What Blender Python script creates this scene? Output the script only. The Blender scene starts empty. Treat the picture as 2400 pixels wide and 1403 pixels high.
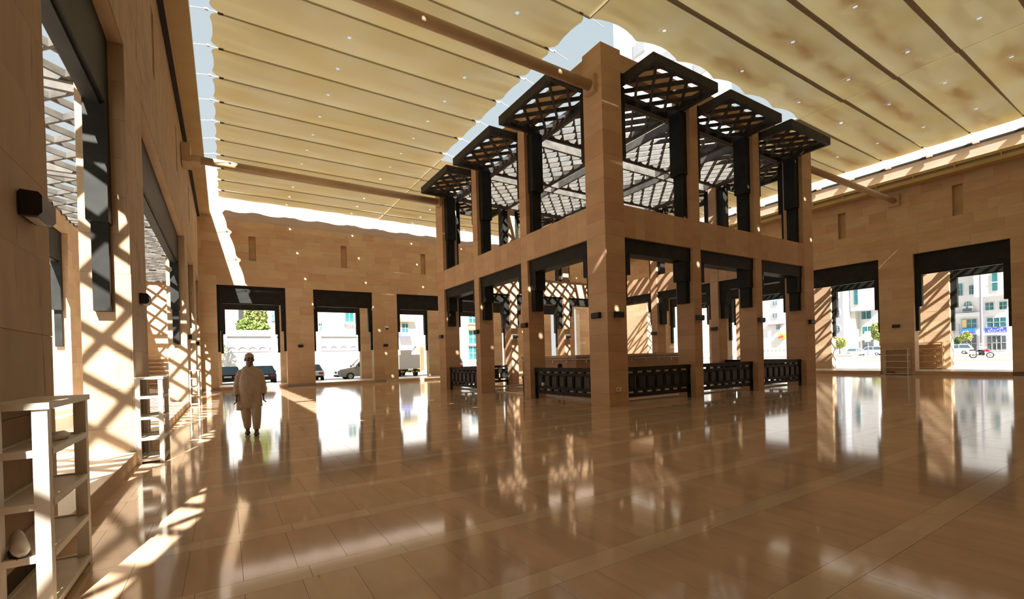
import bpy, math, random
from math import sin, cos, pi, radians, sqrt, atan2, tan
from mathutils import Vector, Matrix, Euler
random.seed(7)
SC = bpy.context.scene
COL = SC.collection
# ------------------------------------------------------------------ camera, sky, sun, exposure
F, CX, CY, YAW, PITCH, ROLL, CAMH = 1064.92, 1183.67, 845.28, 0.552, -0.0053, -0.0275, 1.5
cd = bpy.data.cameras.new('camera'); cam = bpy.data.objects.new('camera', cd); COL.objects.link(cam)
cd.sensor_width = 36.0; cd.sensor_fit = 'HORIZONTAL'; cd.lens = F * 36 / 2400
cd.shift_x = (1200 - CX) / 2400; cd.shift_y = (CY - 701.5) / 2400
cd.clip_end = 2000; cd.clip_start = 0.05
right = Vector((cos(YAW), -sin(YAW), 0)); fwd0 = Vector((sin(YAW), cos(YAW), 0)); up0 = Vector((0, 0, 1))
fwd = fwd0 * cos(PITCH) + up0 * sin(PITCH); upv = -fwd0 * sin(PITCH) + up0 * cos(PITCH)
rx = right * cos(ROLL) + upv * sin(ROLL); ux = -right * sin(ROLL) + upv * cos(ROLL)
M = Matrix((rx, ux, -fwd)).transposed().to_4x4(); M.translation = (0, 0, CAMH); cam.matrix_world = M
SC.camera = cam
def project(p):
    d = Vector(p) - Vector((0, 0, CAMH)); z = d.dot(fwd)
    if z < 0.05: return None
    return CX + F * d.dot(rx) / z, CY - F * d.dot(ux) / z, z
def ray(u, v): return (rx * ((u - CX) / F) + ux * (-(v - CY) / F) + fwd)
def atX(u, v, X): r = ray(u, v); t = X / r.x; return Vector((0, 0, CAMH)) + r * t
def atY(u, v, Y): r = ray(u, v); t = Y / r.y; return Vector((0, 0, CAMH)) + r * t

SKY = 0.86
SUN = Vector((0.255, 1.0, -0.98)).normalized()
wd = bpy.data.worlds.new('sky'); SC.world = wd; wd.use_nodes = True
wn = wd.node_tree.nodes; wl = wd.node_tree.links; wn.clear()
wo = wn.new('ShaderNodeOutputWorld'); bg = wn.new('ShaderNodeBackground'); tc = wn.new('ShaderNodeTexCoord')
sx = wn.new('ShaderNodeSeparateXYZ'); rp = wn.new('ShaderNodeValToRGB')          # hazy pale desert sky, bright at the horizon
rp.color_ramp.elements[0].position = .0; rp.color_ramp.elements[0].color = (.80, .84, .84, 1)
rp.color_ramp.elements[1].position = 1.0; rp.color_ramp.elements[1].color = (.50, .66, .75, 1)
bg.inputs['Strength'].default_value = SKY
wl.new(tc.outputs['Generated'], sx.inputs[0]); wl.new(sx.outputs[2], rp.inputs[0]); wl.new(rp.outputs[0], bg.inputs[0]); wl.new(bg.outputs[0], wo.inputs[0])
sd = bpy.data.lights.new('sun', 'SUN'); sd.energy = 19.0; sd.angle = radians(0.53); sd.color = (1.0, 0.955, 0.88)
so = bpy.data.objects.new('sun', sd); COL.objects.link(so); so.rotation_euler = SUN.to_track_quat('-Z', 'Y').to_euler()
SC.view_settings.view_transform = 'Standard'; SC.view_settings.look = 'None'
SC.view_settings.exposure = 0.12; SC.view_settings.gamma = 1.0; SC.view_settings.use_curve_mapping = False
cy = SC.cycles
cy.max_bounces = 10; cy.diffuse_bounces = 6; cy.glossy_bounces = 4; cy.transmission_bounces = 6; cy.transparent_max_bounces = 8
cy.sample_clamp_indirect = 6.0; cy.use_denoising = True; cy.blur_glossy = 0.6

# ------------------------------------------------------------------ materials
MATS = {}
def _mat(name):
    m = bpy.data.materials.new(name); m.use_nodes = True; nt = m.node_tree
    return m, nt.nodes, nt.links, nt.nodes['Principled BSDF']
def plain(name, col, rough=0.6, metal=0.0, spec=0.5, noise=0.0, scale=6.0, emit=None):
    if name in MATS: return MATS[name]
    m, n, l, b = _mat(name)
    b.inputs['Base Color'].default_value = (*col, 1); b.inputs['Roughness'].default_value = rough
    b.inputs['Metallic'].default_value = metal; b.inputs['Specular IOR Level'].default_value = spec
    if noise:
        g = n.new('ShaderNodeNewGeometry'); t = n.new('ShaderNodeTexNoise'); t.inputs['Scale'].default_value = scale; t.inputs['Detail'].default_value = 5
        l.new(g.outputs['Position'], t.inputs['Vector'])
        r = n.new('ShaderNodeValToRGB'); r.color_ramp.elements[0].position = .3; r.color_ramp.elements[1].position = .7
        r.color_ramp.elements[0].color = (*[c * (1 - noise) for c in col], 1); r.color_ramp.elements[1].color = (*[min(1, c * (1 + noise)) for c in col], 1)
        l.new(t.outputs[0], r.inputs[0]); l.new(r.outputs[0], b.inputs['Base Color'])
    if emit:
        b.inputs['Emission Color'].default_value = (*emit[:3], 1); b.inputs['Emission Strength'].default_value = emit[3]
    MATS[name] = m; return m
def stone(name, cols, rough=0.75, streak=(1.0, 1.0, 3.0), vein=0.13, spec=0.3, fleck=None):
    """cut sandstone: tone per slab (object and island), soft bedding streaks, dark veins"""
    m, n, l, b = _mat(name)
    oi = n.new('ShaderNodeObjectInfo'); g = n.new('ShaderNodeNewGeometry')
    ad = n.new('ShaderNodeMath'); ad.operation = 'ADD'; l.new(oi.outputs['Random'], ad.inputs[0]); l.new(g.outputs['Random Per Island'], ad.inputs[1])
    fr = n.new('ShaderNodeMath'); fr.operation = 'FRACT'; l.new(ad.outputs[0], fr.inputs[0])
    cr = n.new('ShaderNodeValToRGB'); e = cr.color_ramp.elements
    while len(e) < len(cols): e.new(0.5)
    for i, c in enumerate(cols): e[i].position = i / (len(cols) - 1); e[i].color = (*c, 1)
    l.new(fr.outputs[0], cr.inputs[0])
    mp = n.new('ShaderNodeMapping'); mp.inputs['Scale'].default_value = streak; l.new(g.outputs['Position'], mp.inputs[0])
    cb = n.new('ShaderNodeVectorMath'); cb.operation = 'MULTIPLY_ADD'
    l.new(fr.outputs[0], cb.inputs[0]); cb.inputs[1].default_value = (37, 37, 37); l.new(mp.outputs[0], cb.inputs[2])
    t = n.new('ShaderNodeTexNoise'); t.inputs['Scale'].default_value = 1.0; t.inputs['Detail'].default_value = 6; t.inputs['Roughness'].default_value = .6
    l.new(cb.outputs[0], t.inputs['Vector'])
    rr = n.new('ShaderNodeValToRGB'); rr.color_ramp.elements[0].position = .25; rr.color_ramp.elements[1].position = .75
    v0 = 1 - vein; rr.color_ramp.elements[0].color = (v0, v0, v0 * .97, 1); rr.color_ramp.elements[1].color = (1.12, 1.1, 1.06, 1)
    l.new(t.outputs[0], rr.inputs[0])
    mx = n.new('ShaderNodeMix'); mx.data_type = 'RGBA'; mx.blend_type = 'MULTIPLY'; mx.inputs[0].default_value = 1
    l.new(cr.outputs[0], mx.inputs[6]); l.new(rr.outputs[0], mx.inputs[7]); out_ = mx.outputs[2]
    if fleck:
        m3 = n.new('ShaderNodeMapping'); m3.inputs['Scale'].default_value = fleck[0]; l.new(g.outputs['Position'], m3.inputs[0])
        t3 = n.new('ShaderNodeTexNoise'); t3.inputs['Scale'].default_value = 1.0; t3.inputs['Detail'].default_value = 3; l.new(m3.outputs[0], t3.inputs['Vector'])
        r3 = n.new('ShaderNodeMapRange'); l.new(t3.outputs[0], r3.inputs[0]); r3.inputs[1].default_value = fleck[1]; r3.inputs[2].default_value = fleck[1] + .06; r3.inputs[3].default_value = 0; r3.inputs[4].default_value = fleck[2]
        x3 = n.new('ShaderNodeMix'); x3.data_type = 'RGBA'; l.new(r3.outputs[0], x3.inputs[0]); l.new(out_, x3.inputs[6]); x3.inputs[7].default_value = (.07, .045, .03, 1); out_ = x3.outputs[2]
    l.new(out_, b.inputs['Base Color'])
    b.inputs['Roughness'].default_value = rough; b.inputs['Specular IOR Level'].default_value = spec
    MATS[name] = m; return m
SAND = [(.60, .42, .275), (.64, .48, .31), (.68, .52, .34), (.58, .385, .255), (.66, .50, .325), (.62, .41, .27)]
SANDR = [(.56, .35, .22), (.60, .395, .25), (.62, .425, .265), (.55, .335, .21)]
mS = stone('sandstone', SAND)
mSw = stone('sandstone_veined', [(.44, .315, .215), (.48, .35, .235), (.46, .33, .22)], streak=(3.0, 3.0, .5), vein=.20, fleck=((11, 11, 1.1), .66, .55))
mSp = stone('sandstone_pavilion', SANDR, vein=.12)
mCore = plain('stone_core', (.30, .20, .12), .9)
mUpper = stone('upper_wall_stone', [(.52, .42, .37), (.54, .44, .385)], vein=.12)
mFloor = stone('polished_travertine', [(.58, .405, .28), (.61, .43, .295), (.56, .385, .265), (.595, .415, .285)], rough=.075, streak=(4.0, 1.0, 1.0), vein=.14, spec=.38, fleck=((22, 3.0, 3.0), .70, .5))
mBand = stone('polished_travertine_band', [(.66, .50, .36), (.64, .48, .34)], rough=.075, streak=(1.0, 4.0, 1.0), vein=.12, spec=.38, fleck=((3.0, 22, 3.0), .70, .5))
mGrout = plain('floor_joint', (.22, .16, .11), .6)
mAmb = stone('ambulatory_paving', [(.70, .60, .49), (.74, .64, .52)], rough=.28, streak=(2, 2, 2), vein=.12)
mBlack = plain('black_bronze', (.016, .0165, .0145), .55, spec=.25, noise=.4, scale=2.5)
mLatt = plain('lattice_timber', (.12, .112, .10), .65, spec=.25, noise=.3, scale=3)
mAwn = plain('awning_timber', (.035, .031, .028), .6, spec=.3, noise=.3, scale=3)
mBlackMatte = plain('black_lamp', (.012, .012, .012), .45)
mWhite = plain('white_paint', (.80, .77, .70), .5, noise=.04)
mRack = plain('rack_paint', (.66, .60, .50), .5, noise=.06)
mTube = plain('tan_tube', (.52, .37, .22), .5, noise=.1, scale=1.5)
mGut = plain('gutter_paint', (.50, .37, .16), .45, noise=.1, scale=1)
mBin0 = plain('dark_buckle', (.05, .04, .035), .6)
mDark = plain('dark_hole_and_shade', (.02, .018, .015), .8)  # holes and slots, also the painted shade strips at gutter and parapet
mSteel = plain('steel', (.55, .55, .56), .25, metal=1)
mClip = plain('clip_metal', (.75, .75, .76), .35, metal=.3)
mGlassLamp = plain('frosted_glass', (.55, .55, .5), .4)
def fabric():
    m, n, l, b = _mat('canopy_fabric'); n.remove(b); out = [x for x in n if x.type == 'OUTPUT_MATERIAL'][0]
    g = n.new('ShaderNodeNewGeometry'); sp = n.new('ShaderNodeSeparateXYZ'); l.new(g.outputs['Position'], sp.inputs[0])
    # dust marks gather along the middle of each strip: stain with its own shape
    a = n.new('ShaderNodeMath'); a.operation = 'SUBTRACT'; l.new(sp.outputs[1], a.inputs[0]); a.inputs[1].default_value = SEAM0
    d = n.new('ShaderNodeMath'); d.operation = 'DIVIDE'; l.new(a.outputs[0], d.inputs[0]); d.inputs[1].default_value = SEAMP
    f = n.new('ShaderNodeMath'); f.operation = 'FRACT'; l.new(d.outputs[0], f.inputs[0])
    s = n.new('ShaderNodeMath'); s.operation = 'SUBTRACT'; l.new(f.outputs[0], s.inputs[0]); s.inputs[1].default_value = .5
    ab = n.new('ShaderNodeMath'); ab.operation = 'ABSOLUTE'; l.new(s.outputs[0], ab.inputs[0])
    mr = n.new('ShaderNodeMapRange'); l.new(ab.outputs[0], mr.inputs[0]); mr.inputs[1].default_value = .02; mr.inputs[2].default_value = .34; mr.inputs[3].default_value = 1; mr.inputs[4].default_value = 0
    mp = n.new('ShaderNodeMapping'); mp.inputs['Scale'].default_value = (.33, .9, .9); l.new(g.outputs['Position'], mp.inputs[0])
    t = n.new('ShaderNodeTexNoise'); t.inputs['Scale'].default_value = 1.4; t.inputs['Detail'].default_value = 5; l.new(mp.outputs[0], t.inputs['Vector'])
    r1 = n.new('ShaderNodeMapRange'); l.new(t.outputs[0], r1.inputs[0]); r1.inputs[1].default_value = .40; r1.inputs[2].default_value = .64
    xr = n.new('ShaderNodeMapRange'); l.new(sp.outputs[0], xr.inputs[0]); xr.inputs[1].default_value = 8; xr.inputs[2].default_value = 13; xr.inputs[3].default_value = .3
    mu = n.new('ShaderNodeMath'); mu.operation = 'MULTIPLY'; l.new(mr.outputs[0], mu.inputs[0]); l.new(r1.outputs[0], mu.inputs[1])
    m2 = n.new('ShaderNodeMath'); m2.operation = 'MULTIPLY'; l.new(mu.outputs[0], m2.inputs[0]); l.new(xr.outputs[0], m2.inputs[1])
    t2 = n.new('ShaderNodeTexNoise'); t2.inputs['Scale'].default_value = .55; t2.inputs['Detail'].default_value = 4; l.new(g.outputs['Position'], t2.inputs['Vector'])
    r2 = n.new('ShaderNodeValToRGB'); r2.color_ramp.elements[0].position = .35; r2.color_ramp.elements[1].position = .68
    r2.color_ramp.elements[0].color = (.78, .63, .27, 1); r2.color_ramp.elements[1].color = (.84, .75, .44, 1); l.new(t2.outputs[0], r2.inputs[0])
    mx = n.new('ShaderNodeMix'); mx.data_type = 'RGBA'; l.new(m2.outputs[0], mx.inputs[0]); l.new(r2.outputs[0], mx.inputs[6]); mx.inputs[7].default_value = (.40, .22, .07, 1)
    tr = n.new('ShaderNodeBsdfTranslucent'); df = n.new('ShaderNodeBsdfDiffuse'); ms = n.new('ShaderNodeMixShader'); ms.inputs[0].default_value = FAB_T
    l.new(mx.outputs[2], tr.inputs[0]); df.inputs[0].default_value = (.62, .54, .38, 1)
    l.new(df.outputs[0], ms.inputs[1]); l.new(tr.outputs[0], ms.inputs[2]); l.new(ms.outputs[0], out.inputs[0])
    MATS['canopy_fabric'] = m; return m
SEAM0, SEAMP = 10.25, 1.735; FAB_T = 0.068
mFab = fabric()
mBatten = plain('seam_batten', (.34, .27, .18), .8); mBattenL = plain('seam_cord', (.50, .43, .31), .8)

# ------------------------------------------------------------------ helpers
class MB:
    def __init__(s): s.v = []; s.f = []
    def quad(s, pts): i = len(s.v); s.v += [tuple(p) for p in pts]; s.f.append(tuple(range(i, i + len(pts)))); return s
    def box(s, a, b, c=None):
        x0, y0, z0 = a; x1, y1, z1 = b
        if x0 > x1: x0, x1 = x1, x0
        if y0 > y1: y0, y1 = y1, y0
        if z0 > z1: z0, z1 = z1, z0
        i = len(s.v); s.v += [(x0, y0, z0), (x1, y0, z0), (x1, y1, z0), (x0, y1, z0), (x0, y0, z1), (x1, y0, z1), (x1, y1, z1), (x0, y1, z1)]
        s.f += [tuple(i + k for k in q) for q in ((0, 3, 2, 1), (4, 5, 6, 7), (0, 1, 5, 4), (1, 2, 6, 5), (2, 3, 7, 6), (3, 0, 4, 7))]; return s
    def bar(s, p, q, w, h, up=(0, 0, 1)):
        """rectangular bar from p to q, width w across, height h along up"""
        p, q, up = Vector(p), Vector(q), Vector(up); d = (q - p).normalized(); sd = d.cross(up).normalized() * (w / 2); hu = sd.cross(d).normalized() * (h / 2)
        i = len(s.v)
        for c in (p, q): s.v += [tuple(c - sd - hu), tuple(c + sd - hu), tuple(c + sd + hu), tuple(c - sd + hu)]
        s.f += [tuple(i + k for k in q) for q in ((3, 2, 1, 0), (4, 5, 6, 7), (0, 1, 5, 4), (1, 2, 6, 5), (2, 3, 7, 6), (3, 0, 4, 7))]; return s
    def tube(s, pts, r, n=10, cap=True):
        pts = [Vector(p) for p in pts]; rs = r if isinstance(r, (list, tuple)) else [r] * len(pts); i0 = len(s.v)
        for k, p in enumerate(pts):
            d = (pts[min(k + 1, len(pts) - 1)] - pts[max(k - 1, 0)]).normalized()
            a = d.orthogonal().normalized() if k == 0 else (a - d * a.dot(d)).normalized()
            b = d.cross(a)
            for j in range(n): t = 2 * pi * j / n; s.v.append(tuple(p + (a * cos(t) + b * sin(t)) * rs[k]))
        for k in range(len(pts) - 1):
            for j in range(n): a0 = i0 + k * n + j; a1 = i0 + k * n + (j + 1) % n; s.f.append((a0, a1, a1 + n, a0 + n))
        if cap: s.f.append(tuple(i0 + j for j in reversed(range(n)))); s.f.append(tuple(i0 + (len(pts) - 1) * n + j for j in range(n)))
        return s
    def loft(s, rings, cap=True):
        n = len(rings[0]); i0 = len(s.v)
        for r in rings: s.v += [tuple(p) for p in r]
        for k in range(len(rings) - 1):
            for j in range(n): a = i0 + k * n + j; b = i0 + k * n + (j + 1) % n; s.f.append((a, b, b + n, a + n))
        if cap: s.f.append(tuple(i0 + j for j in reversed(range(n)))); s.f.append(tuple(i0 + (len(rings) - 1) * n + j for j in range(n)))
        return s
    def ell(s, c, r, nu=16, nv=10):
        rings = [[(c[0] + r[0] * sin(pi * k / nv) * cos(2 * pi * j / nu), c[1] + r[1] * sin(pi * k / nv) * sin(2 * pi * j / nu), c[2] - r[2] * cos(pi * k / nv)) for j in range(nu)] for k in range(1, nv)]
        return s.loft(rings)
    def prism(s, poly, fn, d0, d1):
        """poly: 2-D outline, fn(a,b,d) -> 3-D"""
        n = len(poly); i = len(s.v); s.v += [tuple(fn(a, b, d0)) for a, b in poly] + [tuple(fn(a, b, d1)) for a, b in poly]
        s.f.append(tuple(i + k for k in reversed(range(n)))); s.f.append(tuple(i + n + k for k in range(n)))
        for k in range(n): s.f.append((i + k, i + (k + 1) % n, i + n + (k + 1) % n, i + n + k))
        return s
    def mesh(s, name):
        m = bpy.data.meshes.new(name); m.from_pydata(s.v, [], s.f); m.update(); return m
    def build(s, name, mat, parent=None, smooth=False, fixn=False):
        m = s.mesh(name); m.materials.append(mat)
        if smooth:
            for p in m.polygons: p.use_smooth = True
        if fixn:
            import bmesh
            b = bmesh.new(); b.from_mesh(m); bmesh.ops.recalc_face_normals(b, faces=b.faces); b.to_mesh(m); b.free()
        o = bpy.data.objects.new(name, m); COL.objects.link(o)
        if parent: o.parent = parent
        return o
def empty(name, loc=(0, 0, 0), rz=0.0):
    o = bpy.data.objects.new(name, None); o.empty_display_size = .2; COL.objects.link(o); o.location = loc; o.rotation_euler = (0, 0, rz); return o
def tag(o, label=None, cat=None, group=None, kind=None):
    if label: o['label'] = label
    if cat: o['category'] = cat
    if group: o['group'] = group
    if kind: o['kind'] = kind
    return o
_uc = {}
def block(name, mat, a, b, parent):
    """one slab: shared unit cube scaled to the box a..b (world axes); parents keep identity transforms"""
    if mat.name not in _uc:
        m = MB().box((-.5, -.5, -.5), (.5, .5, .5)).mesh('slab_' + mat.name); m.materials.append(mat); _uc[mat.name] = m
    o = bpy.data.objects.new(name, _uc[mat.name]); COL.objects.link(o)
    o.location = [(p + q) / 2 for p, q in zip(a, b)]; o.scale = [abs(q - p) for p, q in zip(a, b)]
    if parent: o.parent = parent
    return o
def copy_tree(o, parent=None):
    c = o.copy(); COL.objects.link(c); c.parent = parent
    for ch in o.children: copy_tree(ch, c)
    return c
def shown(a, b):
    """projected pixel area of a slab and whether its middle lies in the frame"""
    c = [(p + q) / 2 for p, q in zip(a, b)]; pr = project(c)
    if pr is None: return 0
    u, v, z = pr
    if not (-60 < u < 2460 and -60 < v < 1463): return 0
    dv = Vector(c) - Vector((0, 0, CAMH)); dd = dv.length; dm = [abs(q - p) for p, q in zip(a, b)]
    ar = sum(dm[(k + 1) % 3] * dm[(k + 2) % 3] * abs(dv[k]) / dd for k in range(3))
    return ar * (F / z) ** 2
def place_slabs(name, cand, parent, limit=300, minpx=90):
    """cand: (a, b, material). The slabs that show largest become parts, the others one joined part."""
    sc = sorted(((shown(a, b), k) for k, (a, b, m) in enumerate(cand)), reverse=True)
    keep = [k for s, k in sc[:limit] if s > minpx]; ks = set(keep)
    for k in keep: a, b, m = cand[k]; block(name, m, a, b, parent)
    rest = {}
    for k, (a, b, m) in enumerate(cand):
        if k not in ks: rest.setdefault(m.name, (m, MB()))[1].box(a, b)
    for m, mb in rest.values(): tag(mb.build(name + '_field', m, parent), kind='stuff')

# ------------------------------------------------------------------ plan of the place (metres)
XW, XE, YN, YS = -1.22, 31.87, 33.0, -1.4
HC = (15.7, 15.8)
ZO, ZTOP, WT = 6.55, 13.0, 0.62
OUT = 3.6
class Side:
    def __init__(s, axis, face, sgn): s.axis = axis; s.face = face; s.sgn = sgn
    def pt(s, a, t, z):
        n = s.face + s.sgn * t
        return (n, a, z) if axis_x(s) else (a, n, z)
    def bx(s, a0, a1, t0, t1, z0, z1):
        p, q = s.pt(a0, t0, z0), s.pt(a1, t1, z1)
        return tuple(min(x, y) for x, y in zip(p, q)), tuple(max(x, y) for x, y in zip(p, q))
def axis_x(s): return s.axis == 'X'
SIDE = {'left': Side('X', XW, -1), 'right': Side('X', XE, 1), 'back': Side('Y', YN, 1), 'front': Side('Y', YS, -1)}
OPEN = {'left': [(-.6, 3.0), (5.2, 9.1), (10.75, 21.3), (23.0, 27.2), (28.9, 32.2)],
        'right': [(.3, 4.1), (5.74, 9.33), (10.86, 20.1), (21.6, 25.3), (27.0, 30.7)],
        'back': [(-.34, 3.5), (5.2, 9.2), (11.0, 20.6), (22.3, 26.3), (28.1, 31.9)],
        'front': []}
NICHE = {'left': [7.2, 13.0, 18.9, 25.1, 30.6], 'right': [2.2, 7.52, 12.6, 18.2, 23.4], 'back': [1.66, 7.29, 13.16, 18.5, 24.3], 'front': []}
NZ0, NZ1, NWID = 8.15, 9.7, .40

# ------------------------------------------------------------------ floor
fl = tag(MB().box((XW - .1, YS - .6, -.12), (XE + .1, YN + .1, -.006)).build('floor', mGrout), 'polished travertine floor of narrow slabs with cross bands in the courtyard', kind='structure')
cand = []
GJ = .0025
rowp, y = 1.06, YS
k = 0
Y_B = [1.33 + 1.06 * i for i in range(-3, 31)]        # lower edge of each cross band
for yb in Y_B:
    y0, y1 = yb, yb + .21
    if y1 < YS or y0 > YN: continue
    x = XW - .03 * 1
    off = random.random() * .2
    xx = -1.33 + .42 - .70 * 1
    while xx < XE:
        a, b = max(XW, xx), min(XE, xx + .70)
        if b - a > .02: cand.append(((a + GJ / 2, max(YS, y0) + GJ / 2, -.02), (b - GJ / 2, min(YN, y1) - GJ / 2, 0), mBand))
        xx += .70
    y0, y1 = yb + .21, yb + 1.06
    xx = -1.33
    while xx < XE:
        a, b = max(XW, xx), min(XE, xx + .35)
        if b - a > .02: cand.append(((a + GJ / 2, max(YS, y0) + GJ / 2, -.02), (b - GJ / 2, min(YN, y1) - GJ / 2, random.choice((0, 0, -.0006))), mFloor))
        xx += .35
place_slabs('floor_slab', cand, fl, 300)

# ------------------------------------------------------------------ walls round the courtyard
COURSE = [ZO * i / 11 for i in range(12)] + [7.08, 7.61, 8.15, 8.67, 9.18, 9.7, 10.2, 10.65]
def intervals(a0, a1, cuts):
    out = [(a0, a1)]
    for c0, c1 in cuts:
        nx = []
        for p, q in out:
            if c1 <= p or c0 >= q: nx.append((p, q)); continue
            if c0 > p: nx.append((p, c0))
            if c1 < q: nx.append((c1, q))
        out = nx
    return out
def wall(name, key, a0, a1, label, t0=0.0, ztop=ZTOP, niches=True, ops=None, zo=ZO, mat=mS, limit=300, clad=True, upper=True, back=False):
    S = SIDE[key]; ops = OPEN[key] if ops is None else ops; ni = NICHE[key] if niches else []
    mb = MB(); P = .02
    for p, q in intervals(a0, a1, ops):
        mb.box(*S.bx(p + (P if p > a0 else 0), q - (P if q < a1 else 0), t0 + P, t0 + WT - P, -.1, zo))
    z_cuts = [(zo, NZ0, []), (NZ0, NZ1, [(c - NWID / 2, c + NWID / 2) for c in ni]), (NZ1, ztop, [])] if ni else [(zo, ztop, [])]
    for z0, z1, cuts in z_cuts:
        if z1 <= z0: continue
        for p, q in intervals(a0, a1, cuts): mb.box(*S.bx(p, q, t0 + P, t0 + WT - P, z0, z1))
    for c in ni: mb.box(*S.bx(c - NWID / 2, c + NWID / 2, t0 + .28, t0 + WT - P, NZ0, NZ1))
    w = tag(mb.build(name, mS if clad else mCore), label, kind='structure')
    if not clad: return w
    cand = []; g = .003
    cs = [z for z in COURSE if z <= ztop + .01]
    for i in range(len(cs) - 1):
        z0, z1 = cs[i], cs[i + 1]; zm = (z0 + z1) / 2
        cuts = list(ops) if zm < zo else []
        if NZ0 < zm < NZ1: cuts += [(c - NWID / 2, c + NWID / 2) for c in ni]
        for p, q in intervals(a0, a1, cuts):
            L = q - p; n = max(1, round(L / random.uniform(.95, 1.15))) if L > 1.2 else 1
            ws = [random.uniform(.75, 1.25) for _ in range(n)]
            if i % 2 and n > 2: ws[0] *= .55
            tt = sum(ws); x = p
            for wv in ws:
                x1 = x + L * wv / tt
                pr = random.choice((0, 0, .002, -.002))
                a, b = S.bx(x + g / 2, x1 - g / 2, t0 + pr, t0 + P + .004, z0 + g / 2, z1 - g / 2); cand.append((a, b, mat))
                if back: a, b = S.bx(x + g / 2, x1 - g / 2, t0 + WT - P - .004, t0 + WT, z0 + g / 2, z1 - g / 2); cand.append((a, b, mat))
                x = x1
        if zm < zo:
            for p, q in ops:
                for e, sg in ((p, 1), (q, -1)):
                    if a0 < e < a1:
                        a, b = S.bx(e - sg * P - sg * .004, e, t0 + P + .006, t0 + WT - P - .006, z0 + g / 2, z1 - g / 2); cand.append((a, b, mat))
    place_slabs('stone_panel', cand, w, limit)
    if upper and ztop > 11:
        mb = MB()
        mb.box(*S.bx(a0, a1, t0 - .004, t0 + P, 10.65 + .005, ztop - .002))
        mb.build('upper_facing', mUpper, w)
    return w
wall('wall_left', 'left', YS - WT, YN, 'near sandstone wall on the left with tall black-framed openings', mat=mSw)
wall('wall_back', 'back', XW - WT, XE + WT, 'sandstone wall at the far end behind the walking man')
wall('wall_right', 'right', YS - WT, YN, 'sandstone wall on the right under the pink parapet', ztop=11.44)
wall('wall_front', 'front', XW - WT, XE + WT, 'unseen sandstone wall behind the viewpoint, left solid to keep out the sun', clad=False)  # unseen; openings left out so that no sun falls on the floor
# outer arcade walls beyond the walkway
ZA = 7.35
oL = [(-.6, 3.0), (5.2, 9.1), (10.75, 15.2), (17.6, 22.7), (25.6, 28.4), (29.6, 32.2)]
oR = [(.3, 4.2), (5.4, 8.8), (11.0, 14.8), (16.5, 20.1), (21.6, 25.3), (27.0, 30.7)]
oB = [(-.2, 3.45), (5.45, 9.2), (11.0, 14.9), (16.6, 20.6), (22.3, 26.3), (28.1, 31.9)]
wall('wall_left_outer', 'left', YS - 4, YN + OUT, 'outer sandstone arcade wall left of the bright walkway', t0=OUT, ztop=ZA, niches=False, ops=oL, limit=80, back=False)
wall('wall_right_outer', 'right', YS - 4, YN + OUT, 'outer sandstone arcade wall on the street side right', t0=OUT, ztop=ZA, niches=False, ops=oR, limit=80)
wall('wall_back_outer', 'back', XW - OUT - WT, XE + OUT + WT, 'outer sandstone arcade wall behind the far openings', t0=OUT, ztop=ZA, niches=False, ops=oB, limit=110)
# raised walkway floors with their kerbs
ZK = .2
tag(MB().box((XW - OUT - WT, YS - 6, -.1), (XW, YN + OUT + WT, ZK)).build('floor_walkway_left', mAmb), 'sunlit pale raised walkway beyond the left openings', kind='structure')
tag(MB().box((XE, YS - 6, -.1), (XE + OUT + WT, YN + OUT + WT, ZK)).build('floor_walkway_right', mAmb), 'raised walkway beyond the right openings', kind='structure')
tag(MB().box((XW, YN, -.1), (XE, YN + OUT + WT, ZK)).build('floor_walkway_back', mAmb), 'raised walkway beyond the far openings', kind='structure')
for key, nm in (('left', 'left'), ('right', 'right'), ('back', 'back')):
    S = SIDE[key]
    r = MB().box(*S.bx(OPEN[key][0][0], OPEN[key][0][1], -.012, .0, 0, ZK + .004)).build('trim_kerb_' + nm, mS); tag(r, 'stone kerb edge under the %s openings' % nm, kind='structure')
    for p, q in OPEN[key][1:]: block('kerb_stone', mS, *S.bx(p, q, -.012, .0, 0, ZK + .004), r)

# ------------------------------------------------------------------ black portal frames in the openings
ORD = ['first', 'second', 'third', 'fourth', 'fifth', 'sixth']
def portal(S, p, q, t0, label, group, dep=.26, zb=5.47, zu=3.7, zl=2.38, wu=.28, wl=.14):
    r = empty('portal_frame', S.pt((p + q) / 2, t0, ZO))
    inv = Matrix.Translation(-Vector(r.location))
    def part(nm, a0, a1, z0, z1, ta=t0, tb=t0 + dep):
        a, b = S.bx(a0, a1, ta, tb, z0, z1); o = MB().box(Vector(a) - r.location, Vector(b) - r.location).build(nm, mBlack, r); return o
    part('lintel', p + .002, q - .002, zb, ZO - .003)
    part('lintel_lip', p + wu, q - wu, zb - .05, zb, t0 + .06, t0 + dep - .06)
    for e, sg in ((p + .002, 1), (q - .002, -1)):
        part('jamb_bracket', e, e + sg * wu, zu, zb)
        part('jamb_foot', e, e + sg * wl, zl, zu, t0 + .03, t0 + dep - .03)
    return tag(r, label, 'frame', group)
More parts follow.
